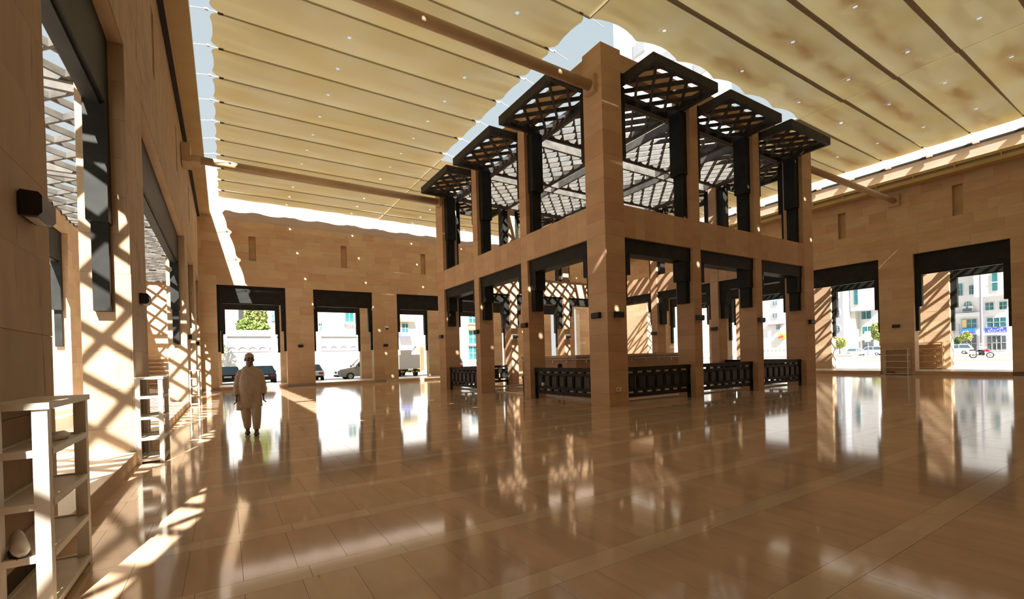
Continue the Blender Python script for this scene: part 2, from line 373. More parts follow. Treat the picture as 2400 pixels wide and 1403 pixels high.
for key, side in (('left', 'left wall'), ('right', 'right wall'), ('back', 'far wall')):
    S = SIDE[key]
    vis = {'left': (0, 1, 2, 3, 4), 'right': (1, 2, 3), 'back': (0, 1, 2, 3)}[key]
    for i in vis:
        p, q = OPEN[key][i]
        w = {'left': ['behind the near white rack', 'beside the big foreground pier', 'over the wide middle opening', 'next to the third white rack', 'nearest the far corner'],
             'right': ['', 'at the right edge showing the shop street', 'just right of the pavilion', 'hidden partly behind the pavilion'],
             'back': ['behind the walking man', 'left of the dome camera', 'over the wide opening behind the pavilion', 'far right behind the pavilion']}[key][i]
        portal(S, p, q, .20, 'black bronze portal frame in the %s, %s' % (side, w), 'portal frames of the courtyard walls')
    ol = {'left': oL, 'right': oR, 'back': oB}[key]
    for i, (p, q) in enumerate(ol):
        if key == 'right' and i in (0, 5) or key == 'back' and i > 3: continue
        portal(S, p, q, OUT + .18, 'black outer arcade frame beyond the %s, %s from its %s end' % (side, ORD[i], 'left' if key == 'back' else 'near'), 'portal frames of the outer arcade')

# ------------------------------------------------------------------ lattice roofs
def lattice(root, x0, x1, y0, y1, z0, z1, pitch=.46, w=.055, frame=.10, mat=mLatt, fz=.03, cap=True):
    """diagonal timber lattice inside a rectangular frame; root at origin of world"""
    L = Vector(root.location)
    for a, b in (((x0, y0), (x1, y0 + frame)), ((x0, y1 - frame), (x1, y1)), ((x0, y0 + frame), (x0 + frame, y1 - frame)), ((x1 - frame, y0 + frame), (x1, y1 - frame))):
        MB().box(Vector((a[0], a[1], z0 - fz)) - L, Vector((b[0], b[1], z1 + fz)) - L).build('frame_bar', mat, root)
    xa, xb, ya, yb = x0 + frame * .6, x1 - frame * .6, y0 + frame * .6, y1 - frame * .6
    pd = pitch * sqrt(2)
    for sg in (1, -1):
        # lines y = sg*x + c
        cs = [ya - sg * xa, ya - sg * xb, yb - sg * xa, yb - sg * xb]; c0, c1 = min(cs), max(cs)
        n = int((c1 - c0) / pd); c = c0 + ((c1 - c0) - n * pd) / 2 + pd * .5
        while c < c1:
            pts = []
            for x in (xa, xb):
                yy = sg * x + c
                if ya - 1e-6 <= yy <= yb + 1e-6: pts.append((x, yy))
            for yy in (ya, yb):
                x = (yy - c) / sg
                if xa < x < xb: pts.append((x, yy))
            if len(pts) >= 2:
                (ax, ay), (bx, by) = pts[0], pts[1]
                if (ax - bx) ** 2 + (ay - by) ** 2 > .04:
                    zz = (z0 + z1) / 2 + (.0 if sg > 0 else .004)
                    MB().bar(Vector((ax, ay, zz)) - L, Vector((bx, by, zz)) - L, w, (z1 - z0)).build('lattice_slat', mat, root)
            c += pd
ZP0, ZP1 = 7.04, 7.18
for key, bays in (('left', [(-5, 1.0), (1.3, 6.4), (6.7, 11.8), (12.1, 17.2), (17.5, 22.6), (22.9, 28.0), (28.3, 32.4), (32.9, 36.5)]), ('right', [(2.0, 7.2), (7.5, 12.7), (13.0, 18.2), (18.5, 23.7), (24.0, 29.2)])):
    S = SIDE[key]
    for i, (p, q) in enumerate(bays):
        a, b = S.bx(p, q, WT + .02, OUT + .1, ZP0, ZP1)
        r = empty('pergola_lattice', ((a[0] + b[0]) / 2, (a[1] + b[1]) / 2, ZP0))
        lattice(r, a[0], b[0], a[1], b[1], ZP0, ZP1, pitch=.68, w=.06)
        tag(r, 'timber lattice panel roofing the %s walkway, %s from its near end' % (key, (ORD + ['seventh', 'eighth'])[i]), 'lattice', 'lattice panels over the walkways')

# ------------------------------------------------------------------ central pavilion
PX0, PY0, PS = 9.5, 9.68, 12.22
PX1, PY1 = PX0 + PS, PY0 + PS
ZB0, ZB1, ZT0, ZT1, ZCT = 5.05, 6.0, 9.97, 10.5, 10.62
WC, WI, DI = .79, .42, .69
CI = (4.23, 7.99)
pav = tag(empty('courtyard_pavilion', (PX0 + PS / 2, PY0 + PS / 2, 0)), 'square two-tier sandstone pavilion of slender pillars in the middle of the courtyard', 'pavilion')
PL = Vector(pav.location)
def pblock(name, a, b, parent):
    o = block(name, mSp, Vector(a) - PL, Vector(b) - PL, parent); return o
def column(x0, y0, x1, y1, ztop, big):
    i = .012
    c = MB().box(Vector((x0 + i, y0 + i, 0)) - PL, Vector((x1 - i, y1 - i, ztop - .01)) - PL).build('pillar', mCore, pav)
    zs = [0, .38, 1.05, 1.62, 2.12, 2.75, 3.35, 3.95, 4.5, ZB0, 5.5, ZB1, 6.7, 7.4, 8.1, 8.8, 9.4, ZT0, ZCT if big else ZT1]
    for k in range(len(zs) - 1):
        if zs[k] >= ztop: break
        pblock('pillar_block', (x0, y0, zs[k] + (.003 if k else 0)), (x1, y1, min(ztop, zs[k + 1]) - .003), c)
    return c
for fx in (0, 1):
    for fy in (0, 1):
        x = PX0 if not fx else PX1 - WC; yv = PY0 if not fy else PY1 - WC
        column(x, yv, x + WC, yv + WC, ZCT, True)
for c in CI:
    for f in (0, 1):
        x = PX0 + .012 if not f else PX1 - DI - .012
        column(x, PY0 + c - WI / 2, x + DI, PY0 + c + WI / 2, ZT1 - .01, False)
        yv = PY0 + .012 if not f else PY1 - DI - .012
        column(PX0 + c - WI / 2, yv, PX0 + c + WI / 2, yv + DI, ZT1 - .01, False)
SPANS = [(WC, CI[0] - WI / 2), (CI[0] + WI / 2, CI[1] - WI / 2), (CI[1] + WI / 2, PS - WC)]
BD = .66
def pside(f):
    """local frame of a pavilion side: a along, t inward"""
    if f == 'left': return lambda a, t, z: (PX0 + t, PY0 + a, z)
    if f == 'right': return lambda a, t, z: (PX1 - t, PY0 + a, z)
    if f == 'near': return lambda a, t, z: (PX0 + a, PY0 + t, z)
    return lambda a, t, z: (PX0 + a, PY1 - t, z)
def pbox(fn, a0, a1, t0, t1, z0, z1):
    p, q = fn(a0, t0, z0), fn(a1, t1, z1)
    return Vector([min(x, y) for x, y in zip(p, q)]), Vector([max(x, y) for x, y in zip(p, q)])
for f in ('left', 'near', 'right', 'far'):
    fn = pside(f)
    for z0, z1, nm in ((ZB0, ZB1, 'middle_beam'), (ZT0, ZT1, 'top_beam')):
        a, b = pbox(fn, WC - .05, PS - WC + .05, .02, BD if nm == 'middle_beam' else .36, z0, z1)
        bm = MB().box(a - PL, b - PL).build(nm, mSp, pav)
        for s0, s1 in SPANS:
            n = 7
            for k in range(n):
                w = (s1 - s0) / n
                a, b = pbox(fn, s0 + w * k + .002, s0 + w * (k + 1) - .002, .008, .03, z0 - .003, z1); pblock('facing_slab', a, b, bm)
                if nm == 'middle_beam' and f in ('right', 'far'):
                    a, b = pbox(fn, s0 + w * k + .002, s0 + w * (k + 1) - .002, BD - .01, BD + .012, z0 - .003, z1); pblock('facing_slab', a, b, bm)
# black bay frames of the pavilion
BAYN = {'left': ['near the front corner', 'in the middle', 'towards the far wall'], 'near': ['next to the front corner', 'in the middle', 'at the right end']}
SIDEN = {'left': 'left face', 'near': 'front right face', 'right': 'hidden right face', 'far': 'rear face'}
def pbay(f, s0, s1, lab, up):
    fn = pside(f); c = Vector(fn((s0 + s1) / 2, .3, ZB1 if up else 0)); r = empty('upper_bay_frame' if up else 'lower_bay_frame', c)
    def part(nm, a0, a1, t0, t1, z0, z1): a, b = pbox(fn, a0, a1, t0, t1, z0, z1); return MB().box(a - c, b - c).build(nm, mBlack, r)
    if up:
        for e, sg in ((s0 + .004, 1), (s1 - .004, -1)):
            part('hanging_post', e, e + sg * .30, .14, .60, 7.55, 9.66)
            part('post_foot', e, e + sg * .19, .18, .56, ZB1 + .004, 7.55)
    else:
        part('lintel', s0 + .004, s1 - .004, .10, .58, 4.6, ZB0 - .006)
        for e, sg in ((s0 + .004, 1), (s1 - .004, -1)):
            part('jamb_bracket', e, e + sg * .33, .12, .56, 3.95, 4.6)
            part('jamb_foot', e, e + sg * .22, .16, .52, 3.2, 3.95)
    tag(r, lab, 'frame', 'upper bay frames of the pavilion' if up else 'lower bay frames of the pavilion')
for f in ('left', 'near', 'right', 'far'):
    for i, (s0, s1) in enumerate(SPANS):
        w = BAYN.get(f, BAYN['left' if f == 'right' else 'near'])[i]
        pbay(f, s0, s1, 'black stepped lower bracket frame, pavilion %s, bay %s' % (SIDEN[f], w), False)
        pbay(f, s0, s1, 'tall black upper post pair, pavilion %s, bay %s' % (SIDEN[f], w), True)
# awnings and roof lattice
ZL0, ZL1 = 9.70, 9.93
PRJ = 1.13
for f in ('left', 'near', 'right', 'far'):
    fn = pside(f)
    for i, (s0, s1) in enumerate(SPANS):
        a, b = pbox(fn, s0 + .12, s1 - .12, -PRJ, .86, ZL0, ZL1)
        r = empty('lattice_awning', ((a.x + b.x) / 2, (a.y + b.y) / 2, ZL0))
        lattice(r, a.x, b.x, a.y, b.y, ZL0 + .06, ZL1 - .06, pitch=.50, w=.075, frame=.12, mat=mAwn, fz=.09)
        w = BAYN.get(f, BAYN['left' if f == 'right' else 'near'])[i]
        tag(r, 'dark lattice awning atop the pavilion %s, bay %s' % (SIDEN[f], w), 'awning', 'lattice awnings of the pavilion')
rg = tag(empty('roof_grid', (PX0 + PS / 2, PY0 + PS / 2, ZL0)), 'crossed timber beams of the open pavilion roof', 'roof beams'); RL = Vector(rg.location)
lines = [.94, CI[0] - .30, CI[0] + .30, CI[1] - .30, CI[1] + .30, PS - .94]
for c in lines:
    MB().box(Vector((PX0 + c - .05, PY0 + .7, ZL0 - .02)) - RL, Vector((PX0 + c + .05, PY1 - .7, ZL1 + .04)) - RL).build('roof_beam', mLatt, rg)
    MB().box(Vector((PX0 + .7, PY0 + c - .05, ZL0 - .022)) - RL, Vector((PX1 - .7, PY0 + c + .05, ZL1 + .038)) - RL).build('roof_beam', mLatt, rg)
cells = [(1.0, CI[0] - .35), (CI[0] + .35, CI[1] - .35), (CI[1] + .35, PS - 1.0)]
for i, (x0, x1) in enumerate(cells):
    for j, (y0, y1) in enumerate(cells):
        r = empty('roof_lattice', (PX0 + (x0 + x1) / 2, PY0 + (y0 + y1) / 2, ZL0))
        lattice(r, PX0 + x0, PX0 + x1, PY0 + y0, PY0 + y1, ZL0 + .05, ZL1 - .02, pitch=.50, w=.055, frame=.06, fz=.02)
        tag(r, 'pavilion roof lattice square, %s row from front, %s from left face' % (ORD[j], ORD[i]), 'lattice', 'roof lattice squares of the pavilion')

# ------------------------------------------------------------------ fabric canopies
ZC = 11.74
CXS = [(-.2, 9.66), (9.62, 21.86), (21.82, 31.05)]
HY0, HY1 = 10.25, 21.35
CYS, CYN = -.35, 32.5
HOLEX = [3.58, 7.6, 11.95, 16.15, 20.16, 23.9, 27.8]
def canopy(name, x0, x1, y0, y1, label, fW, fE, edgeN=None, edgeS=None):
    
    r = empty(name, ((x0 + x1) / 2, (y0 + y1) / 2, ZC)); L = Vector(r.location); ZD = .05 if 9 < x0 < 10 else 0; BW_ = .10 if edgeS else .016
    k0 = math.floor((y0 - SEAM0) / SEAMP + 1e-6); seams = [y0]
    k = k0 + 1
    while SEAM0 + k * SEAMP < y1 - .3: seams.append(SEAM0 + k * SEAMP); k += 1
    seams.append(y1)
    for si in range(len(seams) - 1):
        ya, yb = seams[si], seams[si + 1]; W = yb - ya; mb = MB()
        holes = [h for h in HOLEX if x0 + .6 < h < x1 - .6]
        xs = set(); n = max(8, int((x1 - x0) / .34))
        for q in range(n + 1): xs.add(round(x0 + (x1 - x0) * q / n, 4))
        HC_ = .16
        for h in holes:
            xs = {x for x in xs if abs(x - h) > HC_ + .05 or x in (x0, x1)}; xs |= {h - HC_, h + HC_}
        xs = sorted(xs); NY = 12
        ts = [q / NY for q in range(NY + 1)]
        hm = HC_ / W
        ts = [t for t in ts if abs(t - .5) > hm + .02]; ts += [.5 - hm, .5 + hm]; ts.sort()
        edgeW, edgeE = fW((ya + yb) / 2), fE((ya + yb) / 2)
        def P(x, t):
            yy = ya + W * t
            xx = x
            sc = 4 * t * (1 - t)
            nz = max(math.exp(-((t * W) / .13) ** 2), math.exp(-(((1 - t) * W) / .13) ** 2))
            if x <= x0 + .9:
                wgt = max(0, 1 - (x - x0) / .9); xx += wgt * edgeW * (.14 * sc + .30 * nz)
            if x >= x1 - .9:
                wgt = max(0, 1 - (x1 - x) / .9); xx -= wgt * edgeE * (.14 * sc + .30 * nz)
            if edgeN and si == len(seams) - 2 and t > .45:
                ph = ((x - 1.76) / 1.98) % 1.0; yy -= (t - .45) / .55 * (.20 * 4 * ph * (1 - ph) - .05 + .12 * math.exp(-(min(ph, 1 - ph) * 1.98 / .12) ** 2))
            if edgeS and si == len(seams) - 2 and t > .45:
                ph = ((x - x0) / 2.03) % 1.0; yy -= (t - .45) / .55 * .22 * 4 * ph * (1 - ph)
            ed = min(1.0, min(x - x0, x1 - x) / 1.3 + .06)
            z = ZC - .085 * sc * ed - .02 * sin(x * 2.3 + si) * sc
            d0 = min(x - x0, x1 - x)
            if d0 < 2.2: z -= .022 * sin(t * pi * 6 + si) * (1 - d0 / 2.2) * min(1, d0 / .4)
            return Vector((xx, yy, z - ZD)) - L
        for xi in range(len(xs) - 1):
            xa, xb = xs[xi], xs[xi + 1]; hh = [h for h in holes if abs((xa + xb) / 2 - h) < .02 and xb - xa < .4 and abs(xb - xa - 2 * HC_) < .01]
            for ti in range(len(ts) - 1):
                ta, tb = ts[ti], ts[ti + 1]
                if hh and abs((ta + tb) / 2 - .5) < 1e-6:
                    h = hh[0]; N = 16; R = .062; ring_o = []; ring_i = []
                    for q in range(N):
                        an = 2 * pi * q / N; dx, dy = cos(an), sin(an); m = 1 / max(abs(dx), abs(dy))
                        ring_o.append(P(h + dx * m * HC_, .5 + dy * m * hm)); ring_i.append(P(h + dx * R, .5 + dy * R / W))
                    for q in range(N): mb.quad([ring_o[q], ring_o[(q + 1) % N], ring_i[(q + 1) % N], ring_i[q]])
                else: mb.quad([P(xa, ta), P(xb, ta), P(xb, tb), P(xa, tb)])
        import bmesh
        o = mb.build('fabric_strip', mFab, r)
        b = bmesh.new(); b.from_mesh(o.data); bmesh.ops.remove_doubles(b, verts=b.verts, dist=.0005); b.to_mesh(o.data); b.free()
        for p in o.data.polygons: p.use_smooth = True
        if si:
            xa_, xb_ = (x0 + .36, x1 - .02) if x0 < 1 else (x0 + .01, x1 - .01) if ZD else (x0 + .02, x1 - .36)
            wa_, wb_ = (.010, .022) if x0 < 1 else (.075, .075) if y0 < 5 and ZD else (.022, .022) if ZD else (.07 if not (HY0 < ya < HY1) else .03, .008)
            z_ = ZC - ZD - .012
            MB().loft([[Vector((x, ya - w, z_)) - L, Vector((x, ya + w, z_)) - L, Vector((x, ya + w * .5, z_ - .05)) - L, Vector((x, ya - w * .5, z_ - .05)) - L] for x, w in ((xa_, wa_), (xb_, wb_))]).build('seam_batten', mBatten if max(wa_, wb_) > .05 else mBattenL, r, fixn=True)
        for e, on, sg in ((x0, fW(ya), 1), (x1, fE(ya), -1)):
            if si and on:
                MB().box(Vector((e - sg * .03, ya - .035, ZC - .03)) - L, Vector((e + sg * .05, ya + .035, ZC + .01)) - L).build('edge_clip', mClip, r)
                MB().tube([Vector((e, ya, ZC - .01)) - L, Vector((e + sg * .40, ya, ZC - .02)) - L], .012, 6).build('clip_strap', mClip, r)
                MB().box(Vector((e + sg * .28, ya - .022, ZC - .05)) - L, Vector((e + sg * .42, ya + .022, ZC + .01)) - L).build('clip_buckle', mBin0, r)
                far = e - sg * .55
                MB().tube([Vector((e, ya, ZC)) - L, Vector((far, ya, ZC - .12)) - L], .012, 6).build('tie_cable', mClip, r)
    return tag(r, label, 'canopy', 'fabric canopies over the courtyard')
on = lambda y: 1
off = lambda y: 0
mid = lambda y: 1 if HY0 - .1 < y < HY1 + .1 else 0
canopy('fabric_canopy', CXS[0][0], CXS[0][1], CYS, CYN, 'long yellow-beige fabric canopy along the left wall', on, mid, edgeN=True)
canopy('fabric_canopy', CXS[1][0], CXS[1][1], CYS, HY0, 'stained yellow-beige fabric canopy in front of the pavilion, upper right', off, off, edgeS=True)
canopy('fabric_canopy', CXS[1][0], CXS[1][1], HY1, CYN, 'yellow-beige fabric canopy between the pavilion and the far wall', off, off, edgeN=True)
canopy('fabric_canopy', CXS[2][0], CXS[2][1], CYS, CYN, 'yellow-beige fabric canopy along the right wall', mid, lambda y: .45, edgeN=True)
for yv, lab in ((SEAM0 - .2, 'tan steel tube from the left wall to the front corner of the pavilion'), (21.25, 'tan steel tube from the left wall to the rear corner of the pavilion')):
    r = empty('brace_tube', (XW, yv, 9.55))
    MB().tube([(.15, 0, 0), (PX0 - XW - .12, 0, -.05)], .15, 20).build('tube', mTube, r, smooth=True)
    MB().box((PX0 - XW - .14, -.2, -.3), (PX0 - XW - .003, .2, .2)).build('end_plate', mTube, r)
    MB().box((.02, -.45, -.28), (.3, .45, .42)).build('wall_bracket', mTube, r)
    MB().box((.3, -.3, -.18), (.62, .3, .02)).build('bracket_shelf', mTube, r)
    tag(r, lab, 'tube', 'bracing tubes')
r = empty('brace_tube', (XE, 10.05, 9.62))
MB().tube([(PX1 - XE + .12, 0, -.05), (-.15, 0, 0)], .14, 20).build('tube', mTube, r, smooth=True)
MB().box((PX1 - XE + .004, -.2, -.3), (PX1 - XE + .14, .2, .2)).build('end_plate', mTube, r)
MB().box((-.16, -.25, -.3), (-.02, .25, .3)).build('wall_bracket', mTube, r)
tag(r, 'tan steel tube from the pavilion to the right wall', 'tube', 'bracing tubes')
# gutters under the canopy edges
r = tag(empty('gutter', (XW, 15.8, 10.7)), 'mustard painted gutter box running along the top of the left wall', 'gutter')
MB().box((.02, YS - 15.8, .06), (.66, YN - 15.8, .22)).build('gutter_trough', mGut, r)
MB().box((.02, YS - 15.8, -.10), (.14, YN - 15.8, .06)).build('gutter_painted_shade', mDark, r)  # solid dark bar, paints the shade below the trough
MB().box((.14, YS - 15.8, -.06), (.19, YN - 15.8, .06)).build('gutter_rail', mTube, r)
MB().box((.60, YS - 15.8, .22), (.66, YN - 15.8, .34)).build('gutter_lip', mGut, r)
r = tag(empty('gutter', (XE, 15.8, 10.2)), 'mustard painted double rail gutter along the right wall under the pink parapet', 'gutter')
GL = (YS - 15.8, YN - 15.8)
MB().box((-.74, GL[0], .30), (-.004, GL[1], .44)).build('gutter_trough', mGut, r)
MB().box((-.66, GL[0], .16), (-.004, GL[1], .30)).build('gutter_web', mBatten, r)
MB().box((-.74, GL[0], -.02), (-.004, GL[1], .16)).build('gutter_base', mGut, r)
for k in range(21):
    yy = YS + .8 + 1.6 * k - 15.8
    MB().box((-.755, yy, -.03), (-.72, yy + .05, .45)).build('gutter_strap', mGut, r)
r = tag(empty('parapet_beam', (XE, 15.8, 11.48)), 'white painted beam crowning the parapet of the right wall', 'beam')
MB().box((-.04, GL[0], .06), (.6, GL[1], .95)).build('beam', mWhite, r)
MB().box((-.06, GL[0], -.03), (.6, GL[1], .06)).build('painted_shadow', mDark, r)  # solid dark strip painted in for the shadow of the coping
for k in range(20):
    yy = SEAM0 - 5 * SEAMP + SEAMP * k - 15.8
    MB().box((-.24, yy - .11, -.04), (-.10, yy + .11, .34)).build('tie_bracket', mClip, r)
# ------------------------------------------------------------------ wall lamps
def lamp_mesh():
    """half-box lantern on local -Y side of a wall at y=0"""
    r = empty('wall_lamp')
    MB().box((-.13, -.015, -.085), (.13, .0, .085)).build('back_plate', mBlackMatte, r)
    MB().prism([(-.013, -.09), (-.013, .09), (-.11, .085), (-.13, .06), (-.13, -.06), (-.105, -.09)], lambda a, b, d: (d, a, b), -.155, .155).build('shade', mBlackMatte, r, fixn=True)
    MB().box((-.12, -.095, -.096), (.12, -.03, -.089)).build('diffuser', mGlassLamp, r)
    return r
lamp0 = lamp_mesh(); lamp_used = [0]
def lamp(loc, rz, label):
    o = lamp0 if not lamp_used[0] else copy_tree(lamp0); lamp_used[0] = 1
    o.location = loc; o.rotation_euler = (0, 0, rz); tag(o, label, 'lamp', 'black wall lamps'); return o
RZ = {'left': pi / 2, 'right': -pi / 2, 'back': 0.0}
for key, a, lab in (('left', 4.66, 'large black box lamp on the foreground left pier'), ('left', 10.0, 'black box lamp on the left pier above the second white rack'),
                    ('left', 22.1, 'black box lamp on the left wall above the third white rack'), ('left', 28.05, 'black box lamp on the left wall nearest the far corner'),
                    ('back', 4.32, 'black box lamp on the far wall just right of the walking man'), ('back', 10.06, 'black box lamp on the far wall below the dome camera'),
                    ('back', 21.4, 'black box lamp on the far wall seen through the pavilion'),
                    ('right', 10.1, 'black box lamp on the right wall above the small shelf rack'), ('right', 20.85, 'black box lamp on the right wall above the white water heater')):
    S = SIDE[key]; lamp(S.pt(a, -.003, 2.7), RZ[key], lab)
lamp(SIDE['left'].pt(9.9, OUT - .003, 2.7), pi / 2, 'tiny black box lamp on the outer arcade wall beyond the left walkway')
for a, w in ((.40, 'front corner pillar'), (CI[0], 'second pillar'), (CI[1], 'third pillar'), (PS - .4, 'rear corner pillar')):
    lamp((PX0 - (.003 if a in (.40, PS - .4) else -.009), PY0 + a, 2.7), -pi / 2, 'black box lamp on the left face of the pavilion, %s' % w)
    lamp((PX0 + a, PY0 - (.003 if a in (.40, PS - .4) else -.009), 2.7), 0, 'black box lamp on the front right face of the pavilion, %s' % w)
for k, c in enumerate(CI):
    lamp((PX0 + c, PY1 - DI - .016, 2.7), 0, 'black box lamp inside the pavilion on its rear face, %s' % ('left one' if k == 0 else 'right one'))
    lamp((PX1 - DI - .016, PY0 + c, 2.7), -pi / 2, 'black box lamp inside the pavilion on its right face, %s' % ('nearer one' if k == 0 else 'farther one'))

# ------------------------------------------------------------------ pavilion railings
def railing(f, s0, s1, label):
    fn = pside(f); c = Vector(fn((s0 + s1) / 2, .24, 0)); r = empty('railing_panel', c)
    def part(nm, a0, a1, z0, z1, t0=.20, t1=.28): a, b = pbox(fn, a0, a1, t0, t1, z0, z1); return MB().box(a - c, b - c).build(nm, mBlack, r)
    a0, a1 = s0 + .03, s1 - .03
    part('top_rail', a0, a1, 1.00, 1.13, .185, .295); part('upper_rail', a0, a1, .86, .94); part('lower_rail', a0, a1, .38, .46); part('bottom_rail', a0, a1, .2, .32)
    part('end_post', a0, a0 + .12, .2, 1.0); part('end_post', a1 - .12, a1, .2, 1.0)
    n = 7; w = (a1 - a0 - .24) / n
    for k in range(n):
        x = a0 + .12 + w * k
        b = part('baluster_box', x + .05, x + w - .05, .46, .86)
        part('spacer', x - .06, x + .06, .94, 1.0); part('spacer', x - .06, x + .06, .32, .38)
        aa, bb = pbox(fn, x + .1, x + w - .1, .185, .20, .5, .82); MB().box(aa - c, bb - c).build('raised_panel', mBlackMatte, b)
    part('foot', a0, a0 + .08, 0, .2); part('foot', a1 - .08, a1, 0, .2)
    tag(r, label, 'railing', 'black railings of the pavilion')
for f, i, lab in (('left', 0, 'black railing left of the front corner pillar, with a paper roll on it'), ('left', 2, 'black railing of the pavilion left face, nearest the far wall'),
                  ('near', 0, 'black railing just right of the front corner pillar'), ('near', 1, 'black railing in the middle of the front right face'), ('near', 2, 'black railing at the right end of the front right face'),
                  ('far', 0, 'black railing at the rear of the pavilion, left end'), ('far', 2, 'black railing at the rear of the pavilion, right end'),
                  ('right', 0, 'black railing across the pavilion on its right side, nearer bay'), ('right', 2, 'black railing across the pavilion on its right side, farther bay')):
    railing(f, SPANS[i][0], SPANS[i][1], lab)
p = atX(1273, 900, PX0 + .17)
r = tag(empty('paper_roll', p), 'small white paper roll hung on the railing left of the front corner', 'paper roll')
MB().tube([(0, -.0, -.06), (0, 0, .06)], .055, 14).build('roll', mWhite, r, smooth=True); MB().tube([(0, 0, -.062), (0, 0, .062)], .02, 8).build('core', mDark, r); MB().box((.0, -.008, .05), (.1, .008, .075)).build('hanger', mSteel, r)
# kerb and drain inside the railings
kb = tag(empty('drain_kerb', (PX0 + PS / 2, PY0 + PS / 2, 0)), 'pale low kerb with a drain slot just inside the pavilion railings', 'kerb')
for f in ('left', 'near', 'right', 'far'):
    fn = pside(f)
    a, b = pbox(fn, .8, PS - .8, .78, 1.0, .001, .045); MB().box(a - PL, b - PL).build('kerb_stone', mAmb, kb)
    a, b = pbox(fn, 1.05, PS - 1.05, 1.02, 1.08, .001, .006); MB().box(a - PL, b - PL).build('drain_slot', mDark, kb)
# washing block in the middle with pipe and taps
fb = tag(empty('washing_block', (15.7, 16.5, 0)), 'low stone washing block with a steel pipe in the middle of the pavilion', 'fountain')
BX0, BX1, BY0, BY1 = -3.3, 3.2, -2.0, 2.0
MB().box((BX0, BY0, 0), (BX1, BY1, 1.46)).build('block_core', mSp, fb)
MB().box((BX0 - .05, BY0 - .05, 1.46), (BX1 + .05, BY1 + .05, 1.56)).build('coping', mS, fb)
MB().box((BX0 - .3, BY0 - .3, 0), (BX1 + .3, BY1 + .3, .1)).build('plinth', mAmb, fb)
MB().tube([(BX0 - .1, BY1, 1.37), (BX0 - .1, BY0 - .1, 1.37), (BX1 + .1, BY0 - .1, 1.37), (BX1 + .1, BY1, 1.37)], .028, 10).build('pipe', mSteel, fb, smooth=True)
for k in range(7):
    x = BX0 + .45 + .9 * k; MB().tube([(x, BY0 - .1, 1.37), (x, BY0 - .1, 1.24), (x, BY0 - .16, 1.2)], .016, 8).build('tap', mSteel, fb)
for k in range(4):
    yy = BY0 + .5 + .95 * k; MB().tube([(BX0 - .1, yy, 1.37), (BX0 - .1, yy, 1.24), (BX0 - .16, yy, 1.2)], .016, 8).build('tap', mSteel, fb)
# bin, socket, dome camera, water heater
mBin = plain('bin_plastic', (.035, .035, .037), .5)
r = tag(empty('litter_bin', (9.95, 14.55, 0)), 'slim dark grey litter bin beside a pavilion pillar', 'bin')
MB().loft([[(x * k, y * k, z) for x, y in ((-.14, -.14), (.14, -.14), (.14, .14), (-.14, .14))] for z, k in ((0, .8), (.72, 1.0))]).build('bin_body', mBin, r)
MB().box((-.16, -.16, .72), (.16, .16, .77)).build('rim', mBin, r); MB().loft([[(x * k, y * k, z) for x, y in ((-.15, -.15), (.15, -.15), (.15, .15), (-.15, .15))] for z, k in ((.77, 1.0), (.86, .6))]).build('lid', mBin, r)
r = tag(empty('power_socket', (PX0 + .36, PY0 - .002, .50)), 'small white socket box low on the front corner pillar', 'socket')
MB().box((-.09, -.045, -.06), (.09, 0, .06)).build('box', mWhite, r); MB().box((.0, -.055, -.035), (.07, -.045, .035)).build('flap', mWhite, r); MB().box((-.06, -.047, -.02), (-.02, -.045, .02)).build('outlet', mDark, r)
r = tag(empty('dome_camera', (10.13, YN - .002, 3.98)), 'white dome security camera on the far wall', 'camera')
MB().box((-.1, -.03, -.1), (.1, 0, .16)).build('mount', mWhite, r); MB().tube([(0, -.03, .1), (0, -.2, .1)], .05, 12).build('arm', mWhite, r)
MB().tube([(0, -.22, .14), (0, -.22, -.02)], [.10, .16], 16).build('hood', mWhite, r, smooth=True); MB().ell((0, -.22, -.03), (.13, .13, .12)).build('dome', plain('smoked_dome', (.05, .05, .055), .1), r, smooth=True)
p = (XE - .006, 20.75, 1.28)
r = tag(empty('water_heater', p), 'white water heater with a hose on the right wall behind the pavilion', 'heater')
MB().box((-.34, -.28, 0), (0, .28, .62)).build('tank', mWhite, r); MB().box((-.36, -.2, .08), (-.34, .2, .2)).build('front_plate', mRack, r); MB().tube([(-.1, .1, 0), (-.13, .14, -.4), (-.08, .2, -.9)], .025, 8).build('hose', mWhite, r, smooth=True); MB().tube([(-.15, -.05, .62), (-.15, -.05, .85)], .02, 8).build('inlet_pipe', mSteel, r)

# ------------------------------------------------------------------ white shoe racks
def rack(loc, rz, L, D, H, n, label, mat=mRack, post=.055, th=.035, zf=.05):
    """length L along local x, depth D along +y (wall at y = D)"""
    r = empty('shoe_rack', loc, rz)
    for x in (0, L - post):
        for y in (0, D - post): MB().box((x, y, 0), (x + post, y + post, H - th)).build('post', mat, r)
    MB().box((-.012, -.012, H - th), (L + .012, D + .012, H)).build('top_board', mat, r)
    for k in range(n):
        z = zf + (H - zf) * k / n
        MB().box((.006, .006, z), (L - .006, D - .006, z + .02)).build('shelf', mat, r)
        for y in (-.004, D - .024): MB().box((post, y, z - .012), (L - post, y + .028, z + .03)).build('shelf_edge', mat, r)
        for x in (-.004, L - .024): MB().box((x, post, z - .012), (x + .028, D - post, z + .03)).build('shelf_edge', mat, r)
    return tag(r, label, 'rack', 'shoe racks')
